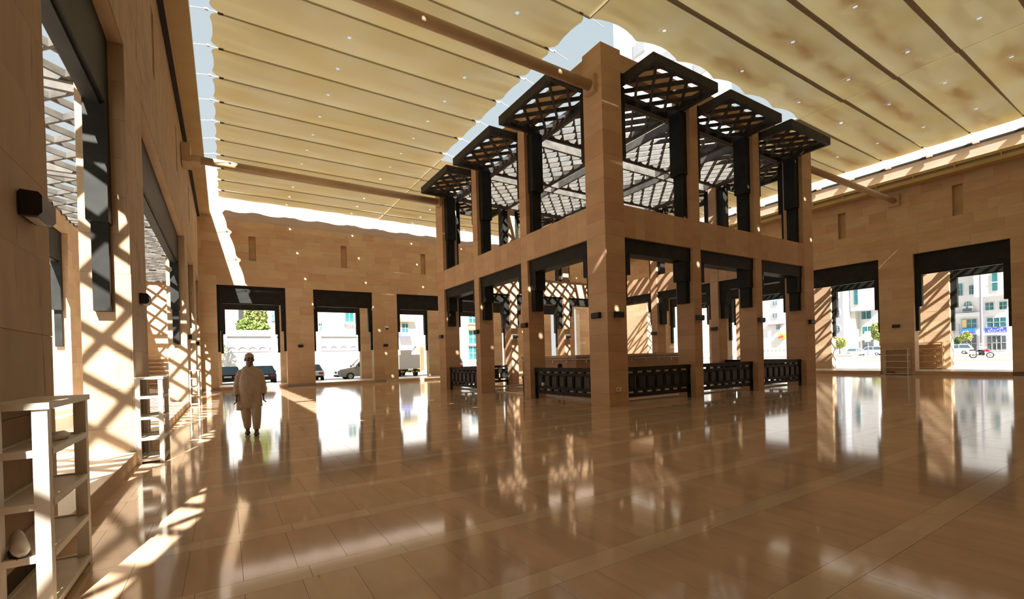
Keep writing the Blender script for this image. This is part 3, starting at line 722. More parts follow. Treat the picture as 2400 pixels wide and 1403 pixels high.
# local x runs along world -Y for the left wall after rotation: place with rz = pi/2 so x -> +Y and y -> -X
rack((-.925, 3.80, 0), pi / 2, .94, .285, 1.31, 4, 'white shoe rack in the left foreground against the big pier', post=.07, th=.04)
rack((-.86, 9.05, 0), pi / 2, .85, .35, 1.36, 4, 'white shoe rack on the left standing in sunlight, second from the front', post=.06)
rack((-.88, 21.35, 0), pi / 2, .9, .32, 1.38, 4, 'white shoe rack farthest along the left wall near the man', post=.05)
rack((XE - .36, 10.62, 0), -pi / 2, 1.1, .34, 1.42, 4, 'slim cream shelf rack standing against the right wall', post=.04, th=.03)
rack((-4.25, YN + OUT - .36, ZK), 0, 1.6, .34, 1.9, 7, 'tall open shelf rack at the far end of the left walkway', post=.035, th=.025)
rack((XE + OUT - .40, 10.85, ZK), -pi / 2, 1.8, .36, 1.55, 4, 'sunlit wooden shelf rack beyond the right opening against the arcade wall', mat=plain('rack_wood', (.62, .44, .22), .5), post=.05)
# small things left on the front rack
r = tag(empty('folded_cloth', (-1.03, 4.42, .995 + .021)), 'crumpled white cloth on the second shelf of the foreground rack', 'cloth')
MB().loft([[(.07 * k * cos(t * pi / 4) * (1 + .2 * sin(t * 2.1)), .12 * k * sin(t * pi / 4) * (1 + .15 * cos(t * 3.3)), z + .006 * sin(t * 2)) for t in range(8)] for z, k in ((.002, .9), (.025, 1.0), (.05, .5))]).build('cloth', mWhite, r, smooth=True); MB().box((-.04, -.1, .01), (.02, .02, .04)).build('fold', mWhite, r)
r = tag(empty('shoe', (-1.1, 3.93, .365 + .021), .35), 'pale shoe resting on the lower shelf of the foreground rack', 'shoe')
MB().loft([[(.045 * w * cos(t * pi / 5), y + .0, .045 * h * (1 + sin(t * pi / 5)) + .012) for t in range(10)] for y, w, h in ((-.13, .5, .45), (-.09, .9, .6), (-.02, 1.0, .8), (.05, .85, 1.2), (.11, .8, 1.3), (.135, .55, 1.2))]).build('upper', mRack, r, smooth=True)
MB().loft([[(.05 * w * cos(t * pi / 5), y, .006 + .008 * sin(t * pi / 5)) for t in range(10)] for y, w in ((-.135, .5), (-.09, .95), (0, 1), (.12, .8), (.14, .5))]).build('sole', mBin, r)

# ------------------------------------------------------------------ people
def skin_mat(): return plain('skin', (.17, .09, .058), .55)
def remesh(o, vox, sm=3):
    m = o.modifiers.new('remesh', 'REMESH'); m.mode = 'VOXEL'; m.voxel_size = vox; m.use_smooth_shade = True
    if sm: k = o.modifiers.new('smooth', 'SMOOTH'); k.iterations = sm; k.factor = .5
    return o
def ring(cx, cy_, z, rx_, ry_, n=20, sq=2.4):
    out = []
    for k in range(n):
        t = 2 * pi * k / n; c, s_ = cos(t), sin(t)
        out.append((cx + rx_ * abs(c) ** (2 / sq) * (1 if c > 0 else -1), cy_ + ry_ * abs(s_) ** (2 / sq) * (1 if s_ > 0 else -1), z))
    return out
def hand(mb, w, d, side, curl=.5):
    """w wrist, d direction of the hand (down), side +1/-1: thumb towards -y"""
    w, d = Vector(w), Vector(d).normalized(); acr = Vector((0, -1, 0)); acr = (acr - d * acr.dot(d)).normalized(); nrm = d.cross(acr).normalized() * side
    for t in (0, .33, .66, 1): mb.ell(w + d * (.02 + .07 * t), (.020, .040 - .004 * t, .03), 10, 6)
    for k, (o, ln) in enumerate(((.033, .072), (.011, .082), (-.011, .076), (-.033, .06))):
        b = w + d * .085 + acr * o; p1 = b + d * ln * .45 - nrm * .008 * curl; p2 = p1 + d * ln * .32 - nrm * .022 * curl; p3 = p2 + d * ln * .2 - nrm * .028 * curl
        mb.tube([b - d * .03, b, p1, p2, p3], [.011, .011, .0105, .0095, .008], 8)
    b = w + d * .035 + acr * .035; mb.tube([b - acr * .01, b + acr * .022 + d * .028, b + acr * .03 + d * .06 - nrm * .012], [.013, .012, .0095], 8)
def head(mb, c, yaw=0.0, s=1.0, feat=True):
    """face towards local -y turned by yaw"""
    R_ = Matrix.Rotation(yaw, 3, 'Z'); i0 = len(mb.v)
    mb.ell((0, .012, .03), (.078, .098, .098), 20, 14); mb.ell((0, -.018, -.035), (.060, .076, .082), 18, 12); mb.ell((0, -.045, -.085), (.038, .04, .028), 14, 8)
    if feat:
        mb.tube([(0, -.088, .02), (0, -.103, -.01), (0, -.112, -.032)], [.008, .011, .015], 10); mb.ell((0, -.098, -.038), (.019, .016, .011), 10, 6)
        for sg in (-1, 1):
            mb.ell((sg * .079, .008, -.012), (.012, .022, .034), 10, 8); mb.ell((sg * .03, -.083, .032), (.026, .014, .008), 10, 6); mb.ell((sg * .042, -.062, -.02), (.024, .024, .02), 10, 6)
        mb.ell((0, -.087, -.064), (.024, .013, .007), 10, 6); mb.ell((0, -.085, -.076), (.020, .013, .007), 10, 6)
    for k in range(i0, len(mb.v)): p = R_ @ Vector(mb.v[k]); mb.v[k] = tuple(Vector(c) + p * s)
mCloth = plain('beige_cotton', (.56, .44, .315), .85, noise=.08, scale=9)
man = tag(empty('person', (.45, 11.3, 0), radians(-4)), 'man in a beige long tunic and trousers walking towards the viewer', 'person')
mb = MB()
hc = (.0, -.04, 1.632); hy = .28; HS = 1.12
head(mb, hc, hy, HS)
mb.tube([(0, -.01, 1.40), (0, -.015, 1.48), (0, -.018, 1.58)], [.08, .07, .072], 14)
mb.tube([(0, 0, .80), (0, -.01, 1.1), (0, 0, 1.42)], [.13, .13, .09], 14)
for sg, wr, el in ((-1, (-.257, -.065, .845), (-.252, .028, 1.10)), (1, (.247, .0, .845), (.245, .045, 1.10))):
    mb.tube([(sg * .11, 0, 1.40), (sg * .17, .0, 1.37), el, wr], [.055, .05, .042, .029], 12); hand(mb, wr, (sg * .02, -.12, -1), sg, .9)
for hip, kn, an, toe in (((.085, 0, .82), (.10, -.13, .47), (.10, -.14, .085), (.105, -.30, .035)), ((-.085, 0, .82), (-.09, .02, .46), (-.075, .14, .10), (-.085, -.02, .03))):
    mb.tube([hip, kn, an], [.10, .07, .042], 12); mb.tube([an, ((an[0] + toe[0]) / 2, (an[1] + toe[1]) / 2, an[2] * .55 + .02), toe], [.042, .036, .022], 10); mb.ell((an[0], an[1] + .035, an[2] * .55), (.034, .04, .035), 10, 6)
    for k in range(5): mb.tube([(toe[0] - .028 + .014 * k, toe[1] + .02, toe[2] * .8), (toe[0] - .03 + .015 * k, toe[1] - .03 + abs(k - 1.5) * .006, toe[2] * .55)], [.011, .009], 6)
remesh(mb.build('body', skin_mat(), man), .0065, 2)
mb = MB()
mb.loft([ring(0, -.015, z, a, b, 24) for z, a, b in ((1.515, .066, .066), (1.47, .078, .074))])
mb.loft([ring(0, c, z, a, b, 24, 2.2) for z, a, b, c in ((1.50, .075, .07, 0), (1.465, .125, .088, 0), (1.42, .175, .105, 0), (1.36, .196, .122, 0), (1.25, .200, .142, -.008), (1.12, .204, .160, -.02), (1.0, .208, .168, -.028), (.88, .212, .158, -.015), (.76, .220, .152, -.005), (.65, .228, .152, -.005), (.60, .230, .152, -.005))])
for sg, pts in ((-1, [(-.11, 0, 1.385), (-.168, 0, 1.36), (-.218, .012, 1.25), (-.252, .028, 1.10), (-.258, -.01, .97), (-.258, -.05, .875)]), (1, [(.11, 0, 1.385), (.168, 0, 1.36), (.211, .02, 1.25), (.245, .045, 1.10), (.25, .03, .97), (.248, .008, .875)])):
    mb.tube(pts, [.06, .07, .068, .064, .06, .055], 14)
mb.loft([ring(-.205, .05, z, a, b, 14) for z, a, b in ((.92, .03, .09), (.75, .05, .12), (.64, .065, .135), (.55, .075, .13))])
tun = mb.build('tunic', mCloth, man)
# creases pressed into the cloth
remesh(tun, .011, 5)
tx = bpy.data.textures.new('cloth_creases', 'CLOUDS'); tx.noise_scale = .09
dm = tun.modifiers.new('creases', 'DISPLACE'); dm.texture = tx; dm.strength = .026; dm.mid_level = .5
for k in range(3): MB().ell((0, -.118 - .014 * k, 1.40 - .07 * k), (.007, .006, .007), 8, 6).build('button', mWhite, man)
MB().box((.05, -.158, 1.16), (.13, -.145, 1.26)).build('chest_pocket', mCloth, man)
mb = MB()
mb.loft([ring(0, 0, z, a, b, 20) for z, a, b in ((.98, .16, .12), (.80, .18, .135), (.70, .17, .13))])
mb.tube([(.09, 0, .82), (.10, -.07, .62), (.105, -.125, .42), (.105, -.14, .25), (.10, -.14, .13)], [.115, .108, .095, .08, .066], 14)
mb.tube([(-.09, 0, .82), (-.095, .0, .62), (-.09, .03, .42), (-.08, .09, .26), (-.076, .125, .14)], [.115, .108, .096, .081, .066], 14)
remesh(mb.build('trousers', mCloth, man), .012, 2)
mCap = plain('knit_cap', (.50, .40, .28), .9, noise=.2, scale=60)
cm = MB(); cm.loft([[(hc[0] + HS * q[0], hc[1] + HS * (.014 + q[1]), hc[2] + HS * q[2]) for q in ring(0, 0, z, a, b, 20, 2.0)] for z, a, b in ((.035, .082, .102), (.075, .078, .096), (.105, .062, .076), (.125, .035, .045), (.131, .01, .012))]); cm.build('cap', mCap, man, smooth=True)
mEye = plain('eye', (.02, .015, .012), .2); Rh = Matrix.Rotation(hy, 3, 'Z')
for sg in (-1, 1): q = Vector(hc) + Rh @ Vector((sg * .03, -.087, .016)) * HS; MB().ell(q, (.012, .006, .006), 10, 6).build('eye', mEye, man)
q = Vector(hc) + Rh @ Vector((0, -.095, -.053)) * HS; MB().ell(q, (.03, .009, .006), 10, 6).build('moustache', plain('grey_hair', (.10, .09, .085), .8), man)
mSan = plain('black_leather', (.015, .013, .012), .5)
for an, toe in (((.10, -.14), (.105, -.30)), ((-.075, .14), (-.085, -.02))):
    z0 = .0 if an[1] < 0 else .01
    sn = MB().loft([[(an[0] + w_ * cos(t * pi / 6), (an[1] + .09) + (toe[1] - .05 - an[1] - .09) * f_ , z0 + .004 + .016 * (1 if t < 6 else 0)) for t in range(12)] for f_, w_ in ((0, .02), (.1, .036), (.5, .036), (.8, .046), (.95, .036), (1, .012))]).build('sandal', mSan, man, fixn=True)
    ym = toe[1] + .06
    MB().tube([(an[0] - .045, ym, .02), (an[0] - .03, ym, .07), (an[0] + .03, ym, .07), (an[0] + .045, ym, .02)], .014, 6).build('strap', mSan, sn)
def washer(loc, rz, shirt, label):
    """person seated on a low stool and bending forward to the taps; faces local -y"""
    p_ = tag(empty('person', loc, rz), label, 'person')
    mb = MB(); head(mb, (0, -.30, 1.10), 0, 1.0)
    mb.tube([(0, -.08, .93), (0, -.2, 1.0), (0, -.28, 1.06)], [.07, .06, .06], 12); mb.tube([(0, .12, .5), (0, .06, .75), (0, -.08, .95)], [.15, .15, .12], 12)
    for sg in (-1, 1):
        el, wr = (sg * .25, -.35, .78), (sg * .10, -.55, .92)
        mb.tube([(sg * .17, -.06, .95), el, wr], [.055, .045, .03], 10); hand(mb, wr, (-sg * .1, -1, -.05), sg, .4)
        mb.tube([(sg * .10, .1, .48), (sg * .16, -.33, .5), (sg * .15, -.30, .08)], [.09, .07, .045], 10); mb.tube([(sg * .15, -.28, .06), (sg * .16, -.45, .03)], [.042, .03], 10)
    remesh(mb.build('body', skin_mat(), p_), .009, 2)
    mb = MB(); mb.loft([[(x, y_ + dy, z + (y_) * -.5) for x, y_, z in ring(0, 0, z, a, b, 20)] for z, a, b, dy in ((.42, .19, .16, .13), (.60, .205, .165, .11), (.78, .215, .15, .05), (.92, .20, .12, -.04), (.985, .12, .08, -.11))])
    for sg in (-1, 1): mb.tube([(sg * .13, -.04, .95), (sg * .2, -.1, .92), (sg * .25, -.3, .80), (sg * .235, -.37, .80)], [.08, .085, .07, .062], 12)
    remesh(mb.build('shirt', shirt, p_), .012, 2)
    mb = MB()
    mb.loft([ring(0, .08, z, .19, .17, 18) for z in (.40, .56)])
    for sg in (-1, 1): mb.tube([(sg * .10, .08, .48), (sg * .16, -.33, .51), (sg * .152, -.30, .14)], [.11, .09, .07], 12)
    remesh(mb.build('trousers', plain('grey_trousers', (.12, .12, .13), .85), p_), .012, 2)
    h = MB(); h.ell((0, -.275, 1.145), (.085, .104, .09), 18, 12); h.ell((0, -.235, 1.10), (.07, .075, .085), 16, 10); remesh(h.build('hair', plain('black_hair', (.012, .01, .009), .7), p_), .008, 1)
    st = tag(empty('stool', (loc[0] + .08 * -sin(rz), loc[1] + .08 * cos(rz), 0)), label.split(' in ')[0].replace('person', 'stool under the person'), 'stool')
    MB().tube([(0, 0, .34), (0, 0, .40)], .17, 18).build('seat', mSp, st); MB().tube([(0, 0, .0), (0, 0, .34)], [.14, .11], 14).build('pedestal', mSp, st)
    return p_
q1 = washer((11.62, 14.95, 0), pi / 2, plain('blue_grey_shirt', (.32, .36, .42), .85), 'person washing left of the stone block in a blue-grey shirt')
q2 = washer((13.35, 13.62, 0), pi, plain('white_shirt', (.78, .78, .80), .85), 'person washing in front of the block in a white shirt')

# ------------------------------------------------------------------ ground and streets outside
mGround = plain('pale_paving', (.46, .44, .41), .8, noise=.06, scale=.4)
mRoad = plain('asphalt', (.20, .20, .21), .85, noise=.1, scale=.5)
mPaintY = plain('yellow_paint', (.62, .50, .18), .7); mPaintW = plain('white_line', (.75, .75, .73), .7)
g = MB()
g.box((-200, YN + OUT + WT, -.3), (260, 260, -.02)); g.box((XE + OUT + WT, -160, -.3), (260, YN + OUT + WT, -.02)); g.box((-200, -160, -.3), (XW - OUT - WT, YN + OUT + WT, -.02))
g = tag(g.build('ground', mGround), 'pale paved ground around the building', kind='structure')
tag(MB().box((66, -160, -.06), (112, 240, -.008)).build('road', mRoad), 'grey street beyond the right openings', kind='structure')
for i, (x, w, m, nm) in enumerate(((64.5, 1.5, mPaintY, 'yellow kerb line on the near side of the street'), (84.5, 1.2, mPaintW, 'pale median strip in the street'), (92, 2.0, mPaintY, 'yellow kerb line in the middle of the street'), (108, 1.0, mPaintY, 'yellow line by the parked cars'))):
    tag(MB().box((x, -160, -.01), (x + w, 240, .05)).build('trim_kerb_line', m), nm, kind='structure')
tag(MB().box((-60, YN + OUT + WT + 6.0, -.06), (60, 48.5, -.008)).build('road_back', mRoad), 'street behind the far openings', kind='structure')

# ---- buildings
mBW = plain('white_render', (.55, .55, .55), .85, noise=.03, scale=.2)
mBG = plain('grey_render', (.36, .37, .40), .85, noise=.05, scale=.2)
mBB = plain('beige_render', (.48, .44, .37), .85, noise=.04, scale=.2)
mTeal = plain('teal_glass', (.03, .13, .14), .15, noise=.5, scale=.35); mBlue = plain('blue_glass', (.10, .17, .24), .15, noise=.5, scale=.4)
mShop = plain('shop_glass', (.07, .085, .09), .2, noise=.7, scale=.5); mTan = plain('tan_panel', (.55, .40, .16), .7)
def building(label, axis, P_, a0, a1, h, mat, depth=18, name='building'):
    """facade plane X=P_ (axis 'X') or Y=P_ (axis 'Y'); a runs along the facade"""
    c = Vector((P_, (a0 + a1) / 2, 0)) if axis == 'X' else Vector(((a0 + a1) / 2, P_, 0))
    r = tag(empty(name, c), label, 'building')
    def B(nm, p0, p1, z0, z1, d0, d1, m, par=None):
        if axis == 'X': a, b = Vector((P_ + d0, p0, z0)), Vector((P_ + d1, p1, z1))
        else: a, b = Vector((p0, P_ + d0, z0)), Vector((p1, P_ + d1, z1))
        return MB().box(a - c, b - c).build(nm, m, par or r)
    r_B[r.name] = B
    B('facade', a0, a1, -.02, h, 0, depth, mat); B('parapet', a0 - .2, a1 + .2, h, h + .6, -.2, depth, mat)
    return r, B
r_B = {}
def pxr(axis, P_, u0, v0, u1, v1):
    f = (lambda u, v: atX(u, v, P_)) if axis == 'X' else (lambda u, v: atY(u, v, P_))
    p, q = f(u0, v1), f(u1, v0); i = 1 if axis == 'X' else 0
    return min(p[i], q[i]), max(p[i], q[i]), max(.0, min(p.z, q.z)), max(p.z, q.z)
def window(B, axis, P_, rect, glass, fr=mBW, nx=2, nz=2, name='window', sill=False):
    a0, a1, z0, z1 = pxr(axis, P_, *rect); t = min(.22, (a1 - a0) * .07)
    w = B(name, a0 - t, a1 + t, z0 - t, z1 + t, -.16, .02, fr)
    B('pane', a0, a1, z0, z1, -.175, -.15, glass, w)
    for k in range(1, nx): x = a0 + (a1 - a0) * k / nx; B('mullion', x - t * .3, x + t * .3, z0, z1, -.24, -.17, fr, w)
    for k in range(1, nz): z = z0 + (z1 - z0) * k / nz; B('transom', a0, a1, z - t * .3, z + t * .3, -.24, -.17, fr, w)
    if sill: B('sill', a0 - 2 * t, a1 + 2 * t, z0 - 3 * t, z0 - t, -.6, .02, fr, w)
    return w
def arched(r, axis, P_, rect, glass, fr, steps=0):
    a0, a1, z0, z1 = pxr(axis, P_, *rect); c = Vector(r.location); am = (a0 + a1) / 2; hw = (a1 - a0) / 2; zs = max(z0, z1 - hw)
    def poly(k): return [(am - hw * k, z0 - (k - 1) * hw), (am + hw * k, z0 - (k - 1) * hw)] + [(am + hw * k * cos(t * pi / 14), zs + (z1 - zs) * k * sin(t * pi / 14)) for t in range(15)]
    fn = (lambda a, b, d: Vector((P_ + d, a, b)) - c) if axis == 'X' else (lambda a, b, d: Vector((a, P_ + d, b)) - c)
    w = MB().prism(poly(1.12), fn, -.18, .02).build('arched_window', fr, r, fixn=True); MB().prism(poly(1.0), fn, -.24, -.17).build('pane', glass, w, fixn=True)
    for k in (-.33, .33):
        x = am + hw * k; MB().prism([(x - .06 * hw, z0), (x + .06 * hw, z0), (x + .06 * hw, z1 - .1 * hw), (x - .06 * hw, z1 - .1 * hw)], fn, -.3, -.23).build('mullion', fr, w, fixn=True)
    zt = (z0 + z1) / 2; MB().prism([(a0, zt - .05 * hw), (a1, zt - .05 * hw), (a1, zt + .05 * hw), (a0, zt + .05 * hw)], fn, -.3, -.23).build('transom', fr, w, fixn=True)
AR = {'ا': ('\ufe8d', '\ufe8e', None, None), 'إ': ('\ufe87', '\ufe88', None, None), 'ل': ('\ufedd', '\ufede', '\ufedf', '\ufee0'), 'م': ('\ufee1', '\ufee2', '\ufee3', '\ufee4'), 'ن': ('\ufee5', '\ufee6', '\ufee7', '\ufee8'),
      'ص': ('\ufeb9', '\ufeba', '\ufebb', '\ufebc'), 'ق': ('\ufed5', '\ufed6', '\ufed7', '\ufed8'), 'ر': ('\ufead', '\ufeae', None, None), 'و': ('\ufeed', '\ufeee', None, None), 'خ': ('\ufea5', '\ufea6', '\ufea7', '\ufea8'),
      'د': ('\ufea9', '\ufeaa', None, None), 'ت': ('\ufe95', '\ufe96', '\ufe97', '\ufe98'), 'ي': ('\ufef1', '\ufef2', '\ufef3', '\ufef4'), 'س': ('\ufeb1', '\ufeb2', '\ufeb3', '\ufeb4'), 'ـ': ('\u0640',) * 4, 'ع': ('\ufec9', '\ufeca', '\ufecb', '\ufecc'), 'ط': ('\ufec1', '\ufec2', '\ufec3', '\ufec4')}
def arabic(t):
    """joined letter forms in drawing order, left to right"""
    out = []
    for i, ch in enumerate(t):
        if ch not in AR: out.append(ch); continue
        pv = t[i - 1] if i else ' '; nx = t[i + 1] if i + 1 < len(t) else ' '
        jp = pv in AR and AR[pv][2] is not None; jn = nx in AR and AR[ch][2] is not None
        out.append(AR[ch][3] if jp and jn else AR[ch][2] if jn else AR[ch][1] if jp else AR[ch][0])
    return ''.join(reversed(out)).replace('\ufe8e\ufedf', '\ufefb').replace('\ufe88\ufee0', '\ufefa').replace('\ufe88\ufedf', '\ufef9')
def text(body, size, mat, parent, loc, rot, wide=None, name='lettering'):
    c = bpy.data.curves.new(name, 'FONT'); c.body = body; c.size = size; c.extrude = .03; c.align_x = 'CENTER'; c.align_y = 'CENTER'
    t = bpy.data.objects.new(name + '_curve', c); COL.objects.link(t); bpy.context.view_layer.update()
    me = bpy.data.meshes.new_from_object(t.evaluated_get(bpy.context.evaluated_depsgraph_get())); me.name = name; bpy.data.objects.remove(t); bpy.data.curves.remove(c)
    me.materials.clear(); me.materials.append(mat)
    o = bpy.data.objects.new(name, me); COL.objects.link(o); o.parent = parent; o.location = loc; o.rotation_euler = rot
    xs_ = [v.co.x for v in me.vertices]
    if wide and xs_: o.scale.x = wide / (max(xs_) - min(xs_))
    return o
ROTX = (pi / 2, 0, -pi / 2)      # faces -X
XF = 140.0
def sign(r, rect, board, lines, label=None):
    a0, a1, z0, z1 = pxr('X', XF, *rect); c = Vector(r.location)
    sg = r_B[r.name]('shop_sign', a0, a1, z0, z1, -.9, -.4, board)
    am = (a0 + a1) / 2
    for t, sz, da, dz, w, m in lines:
        text(t, (z1 - z0) * sz, m, r, Vector((XF - .93, am - da * (a1 - a0), z0 + (z1 - z0) * dz)) - c, ROTX, w * (a1 - a0))
    return sg
mSignB = plain('sign_blue', (.02, .16, .55), .5); mSignN = plain('sign_navy', (.04, .07, .45), .5); mRed = plain('red_letters', (.65, .05, .12), .5); mLet = plain('white_letters', (.85, .85, .88), .5)
# right-hand white corner building
p0, p1 = atX(2445, 800, XF).y, atX(2205, 800, XF).y
rw, B = building('white apartment building with teal windows and blue shop signs across the street', 'X', XF, p0, p1, 34, mBW)
a0, a1, z0, z1 = pxr('X', XF, 2290, 560, 2400, 698); B('projecting_bay', a0, a1, z0, z1, -2.2, .1, mBW)
a0, a1, z0, z1 = pxr('X', XF, 2205, 731, 2300, 745); B('cornice', a0, a1, z0, z1, -1.2, .1, mBW)
for rc in ((2246, 664, 2256, 693), (2272, 668, 2282, 690), (2222, 722, 2229, 736), (2310, 708, 2329, 727), (2343, 706, 2360, 725)): window(B, 'X', XF, rc, mTeal, mBW, 2, 2)
a0, a1, z0, z1 = pxr('X', XF, 2330, 640, 2348, 685); w = B('window', a0, a1, z0, z1, -2.3, -2.15, mBW); B('pane', a0 + .2, a1 - .2, z0 + .2, z1, -2.36, -2.29, mTeal, w); B('transom', a0, a1, (z0 + z1) / 2 - .1, (z0 + z1) / 2 + .1, -2.42, -2.35, mBW, w)
a0, a1, z0, z1 = pxr('X', XF, 2255, 716, 2282, 731); w = B('stepped_window', a0, a1, z0, z1, -.5, .02, mBW); B('pane', a0 + .2, a1 - .2, z0 + .1, z0 + (z1 - z0) * .55, -.6, -.45, mTeal, w); B('pane', a0 + .8, a1 - .8, z0 + (z1 - z0) * .5, z1 - .1, -.62, -.46, mTeal, w)
arched(rw, 'X', XF, (2260, 706, 2278, 718), mTeal, mBW)
for rc, gl, nx in (((2218, 750, 2234, 826), mShop, 1), ((2255, 747, 2289, 769), mTeal, 3), ((2255, 783, 2289, 826), mShop, 3), ((2315, 743, 2358, 766), mTeal, 3), ((2315, 786, 2358, 819), mShop, 4)): window(B, 'X', XF, rc, gl, mBG, nx, 2, 'shop_window')
a0, a1, z0, z1 = pxr('X', XF, 2256, 749, 2266, 768); B('tan_panel', a0, a1, z0, z1, -.4, -.1, mTan)
a0, a1, z0, z1 = pxr('X', XF, 2224, 752, 2234, 770); B('tan_panel', a0, a1, z0, z1, -.4, -.1, mTan)
arched(rw, 'X', XF, (2241, 759, 2248, 805), plain('niche_shade', (.50, .47, .47), .9), mBW)
sign(rw, (2209, 771, 2235, 784), mSignB, [('OZH', .75, -.05, .48, .5, mLet), ("'", .9, .28, .5, .06, mRed)])
sign(rw, (2255, 769, 2289, 783), mSignB, [(arabic('صوي'), .75, -.2, .5, .45, mLet), (arabic('سـي'), .65, .27, .52, .36, mRed)])
sign(rw, (2311, 766, 2361, 780), mSignN, [(arabic('الإمـــان'), .62, .0, .68, .7, mLet), (arabic('للصقر و الخدمات'), .36, 0, .22, .9, mLet)])
# beige block, grey block with arched windows, far white block
rb_, B = building('beige windowless tower block between the two shop buildings', 'X', XF - 2, atX(2006, 800, XF - 2).y, atX(1983, 800, XF - 2).y, 60, mBB, 1.6)
for z in (14.0, 27.0, 40.0): B('band_course', atX(2008, 800, XF - 2).y - .1, atX(1982, 800, XF - 2).y + .1, z, z + .5, -.35, .05, mBB)
rc_, B = building('white apartment building with green glass seen behind the lamp and cars', 'X', XF, atX(2085, 800, XF).y, atX(2012, 800, XF).y, 50, mBW, 12)
a0, a1, z0, z1 = pxr('X', XF, 2003, 600, 2062, 730); B('projecting_bay', a0, a1, z0, z1, -2.5, .1, mBW)
for rc in ((2020, 728, 2042, 748), (2022, 764, 2046, 782)): window(B, 'X', XF, rc, mTeal, mBW, 2, 1)
a0, a1, z0, z1 = pxr('X', XF, 2011, 660, 2022, 716); w = B('window', a0, a1, z0, z1, -2.62, -2.45, mBW); B('pane', a0 + .15, a1 - .15, z0 + .15, z1 - .15, -2.7, -2.6, mTeal, w)
window(B, 'X', XF, (2022, 796, 2048, 822), mShop, mBG, 2, 1, 'shop_window')
rd_, B = building('grey apartment building with arched windows and red lettering', 'X', XF - 6, atX(1978, 800, XF - 6).y, atX(1880, 800, XF - 6).y, 60, mBG, 5)
for rc in ((1908, 688, 1922, 704), (1941, 682, 1964, 700), (1906, 730, 1931, 744), (1950, 726, 1968, 739), (1890, 688, 1900, 704)): window(B, 'X', XF - 6, rc, mBlue, mBW, 3, 2)
arched(rd_, 'X', XF - 6, (1906, 759, 1930, 772), mBlue, mBG); arched(rd_, 'X', XF - 6, (1951, 761, 1969, 775), mBlue, mBG)
for rc in ((1913, 787, 1936, 812), (1948, 790, 1968, 812)): window(B, 'X', XF - 6, rc, mShop, mBG, 1, 2, 'shop_window')
a0, a1, z0, z1 = pxr('X', XF - 6, 1905, 706, 1926, 722); B('balcony', a0, a1, z0, z1, -2.5, .05, mBB)
p_ = atX(1917, 779, XF - 6.3); text(arabic('سـوير'), 2.0, mRed, rd_, p_ - Vector(rd_.location), ROTX, 4.2)
re_, B = building('pale apartment building with a red ledge and yellow sign seen through the pavilion', 'X', XF - 30, atX(1865, 800, XF - 30).y, atX(1700, 800, XF - 30).y, 40, mBW, 12)
for rc in ((1812, 704, 1822, 715), (1812, 733, 1822, 745), (1820, 761, 1829, 772)): window(B, 'X', XF - 30, rc, mBlue, mBW, 2, 1)
a0, a1, z0, z1 = pxr('X', XF - 30, 1798, 758, 1840, 761); B('red_ledge', a0, a1, z0, z1, -.8, .05, plain('red_ledge', (.45, .12, .06), .7))
a0, a1, z0, z1 = pxr('X', XF - 30, 1826, 782, 1842, 793); sg = B('yellow_sign', a0, a1, z0, z1, -.6, .05, plain('sign_yellow', (.75, .50, .03), .6))
text(arabic('طعم'), 1.2, mRed, re_, Vector((XF - 30.65, (a0 + a1) / 2, (z0 + z1) / 2)) - Vector(re_.location), ROTX, (a1 - a0) * .75)
for u in (1801, 1820): a0, a1, z0, z1 = pxr('X', XF - 30, u, 775, u + 2.2, 826); B('portico_column', a0, a1, 0, z1, -3.5, -2.8, mBW)
rt_, B = building('tall white block rising behind the pavilion top', 'X', 95, atX(1640, 60, 95).y, atX(1437, 60, 95).y, 110, mBW, 12)
for k in range(6):
    for j in range(3):
        z = 58 + 7.5 * k; yy = atX(1437, 60, 95).y - 9 - 9 * j; w = B('window', yy - 2, yy + 2, z, z + 3.6, -.1, .05, mBW); B('pane', yy - 1.8, yy + 1.8, z + .2, z + 3.4, -.14, -.08, mBG, w)
# ---- back street: white garden wall, buildings
wa, B = building('white garden wall with blind arches and pierced screen across the back street', 'Y', 51.0, atY(516, 850, 51).x, atY(838, 850, 51).x, 4.35, mBW, .4, 'garden_wall')
for i, u in enumerate((545, 569.5, 593.5, 616.5, 640, 760, 783, 806, 829)):
    xm = atY(u, 850, 51).x; c = Vector(wa.location); R1, R0 = .42, .36; zz = 2.95
    arc = [(xm + R1 * cos(t * pi / 12), zz + R1 * sin(t * pi / 12)) for t in range(13)] + [(xm + R0 * cos(t * pi / 12), zz + R0 * sin(t * pi / 12)) for t in reversed(range(13))]
    MB().prism(arc, lambda a, b, d: Vector((a, 51 + d, b)) - c, -.14, .01).build('blind_arch', mBW, wa, fixn=True)
x0, x1 = atY(516, 850, 51).x, atY(838, 850, 51).x; B('string_course', x0, x1, 2.84, 2.90, -.1, .01, mBW)
for k in range(6):
    for j in range(6):
        if 0 < k < 5 and 0 < j < 5 and (k + j) % 2: continue
        xx = atY(569 + 6.2 * k, 850, 51).x; B('pierced_hole', xx - .07, xx + .07, .75 + .3 * j, .89 + .3 * j, -.012, .01, mBG)
for u in (527, 643, 665, 748): xx = atY(u, 850, 51).x; B('pilaster', xx - .25, xx + .25, 0, 4.35, -.18, .01, mBW)
b1, B = building('tall plain white building left behind the garden wall', 'Y', 60, atY(480, 850, 60).x, atY(562, 850, 60).x, 24, mBW, 5)
for k in range(3): w = B('window', atY(500, 850, 60).x, atY(512, 850, 60).x, 5 + 5 * k, 8 + 5 * k, -.12, .02, mBG); B('pane', atY(501, 850, 60).x, atY(511, 850, 60).x, 5.3 + 5 * k, 7.7 + 5 * k, -.16, -.1, mBlue, w)
b2, B = building('grey villa with tall windows behind the tree', 'Y', 66, atY(563, 850, 66).x, atY(660, 850, 66).x, 22, plain('grey_villa', (.36, .36, .35), .85))
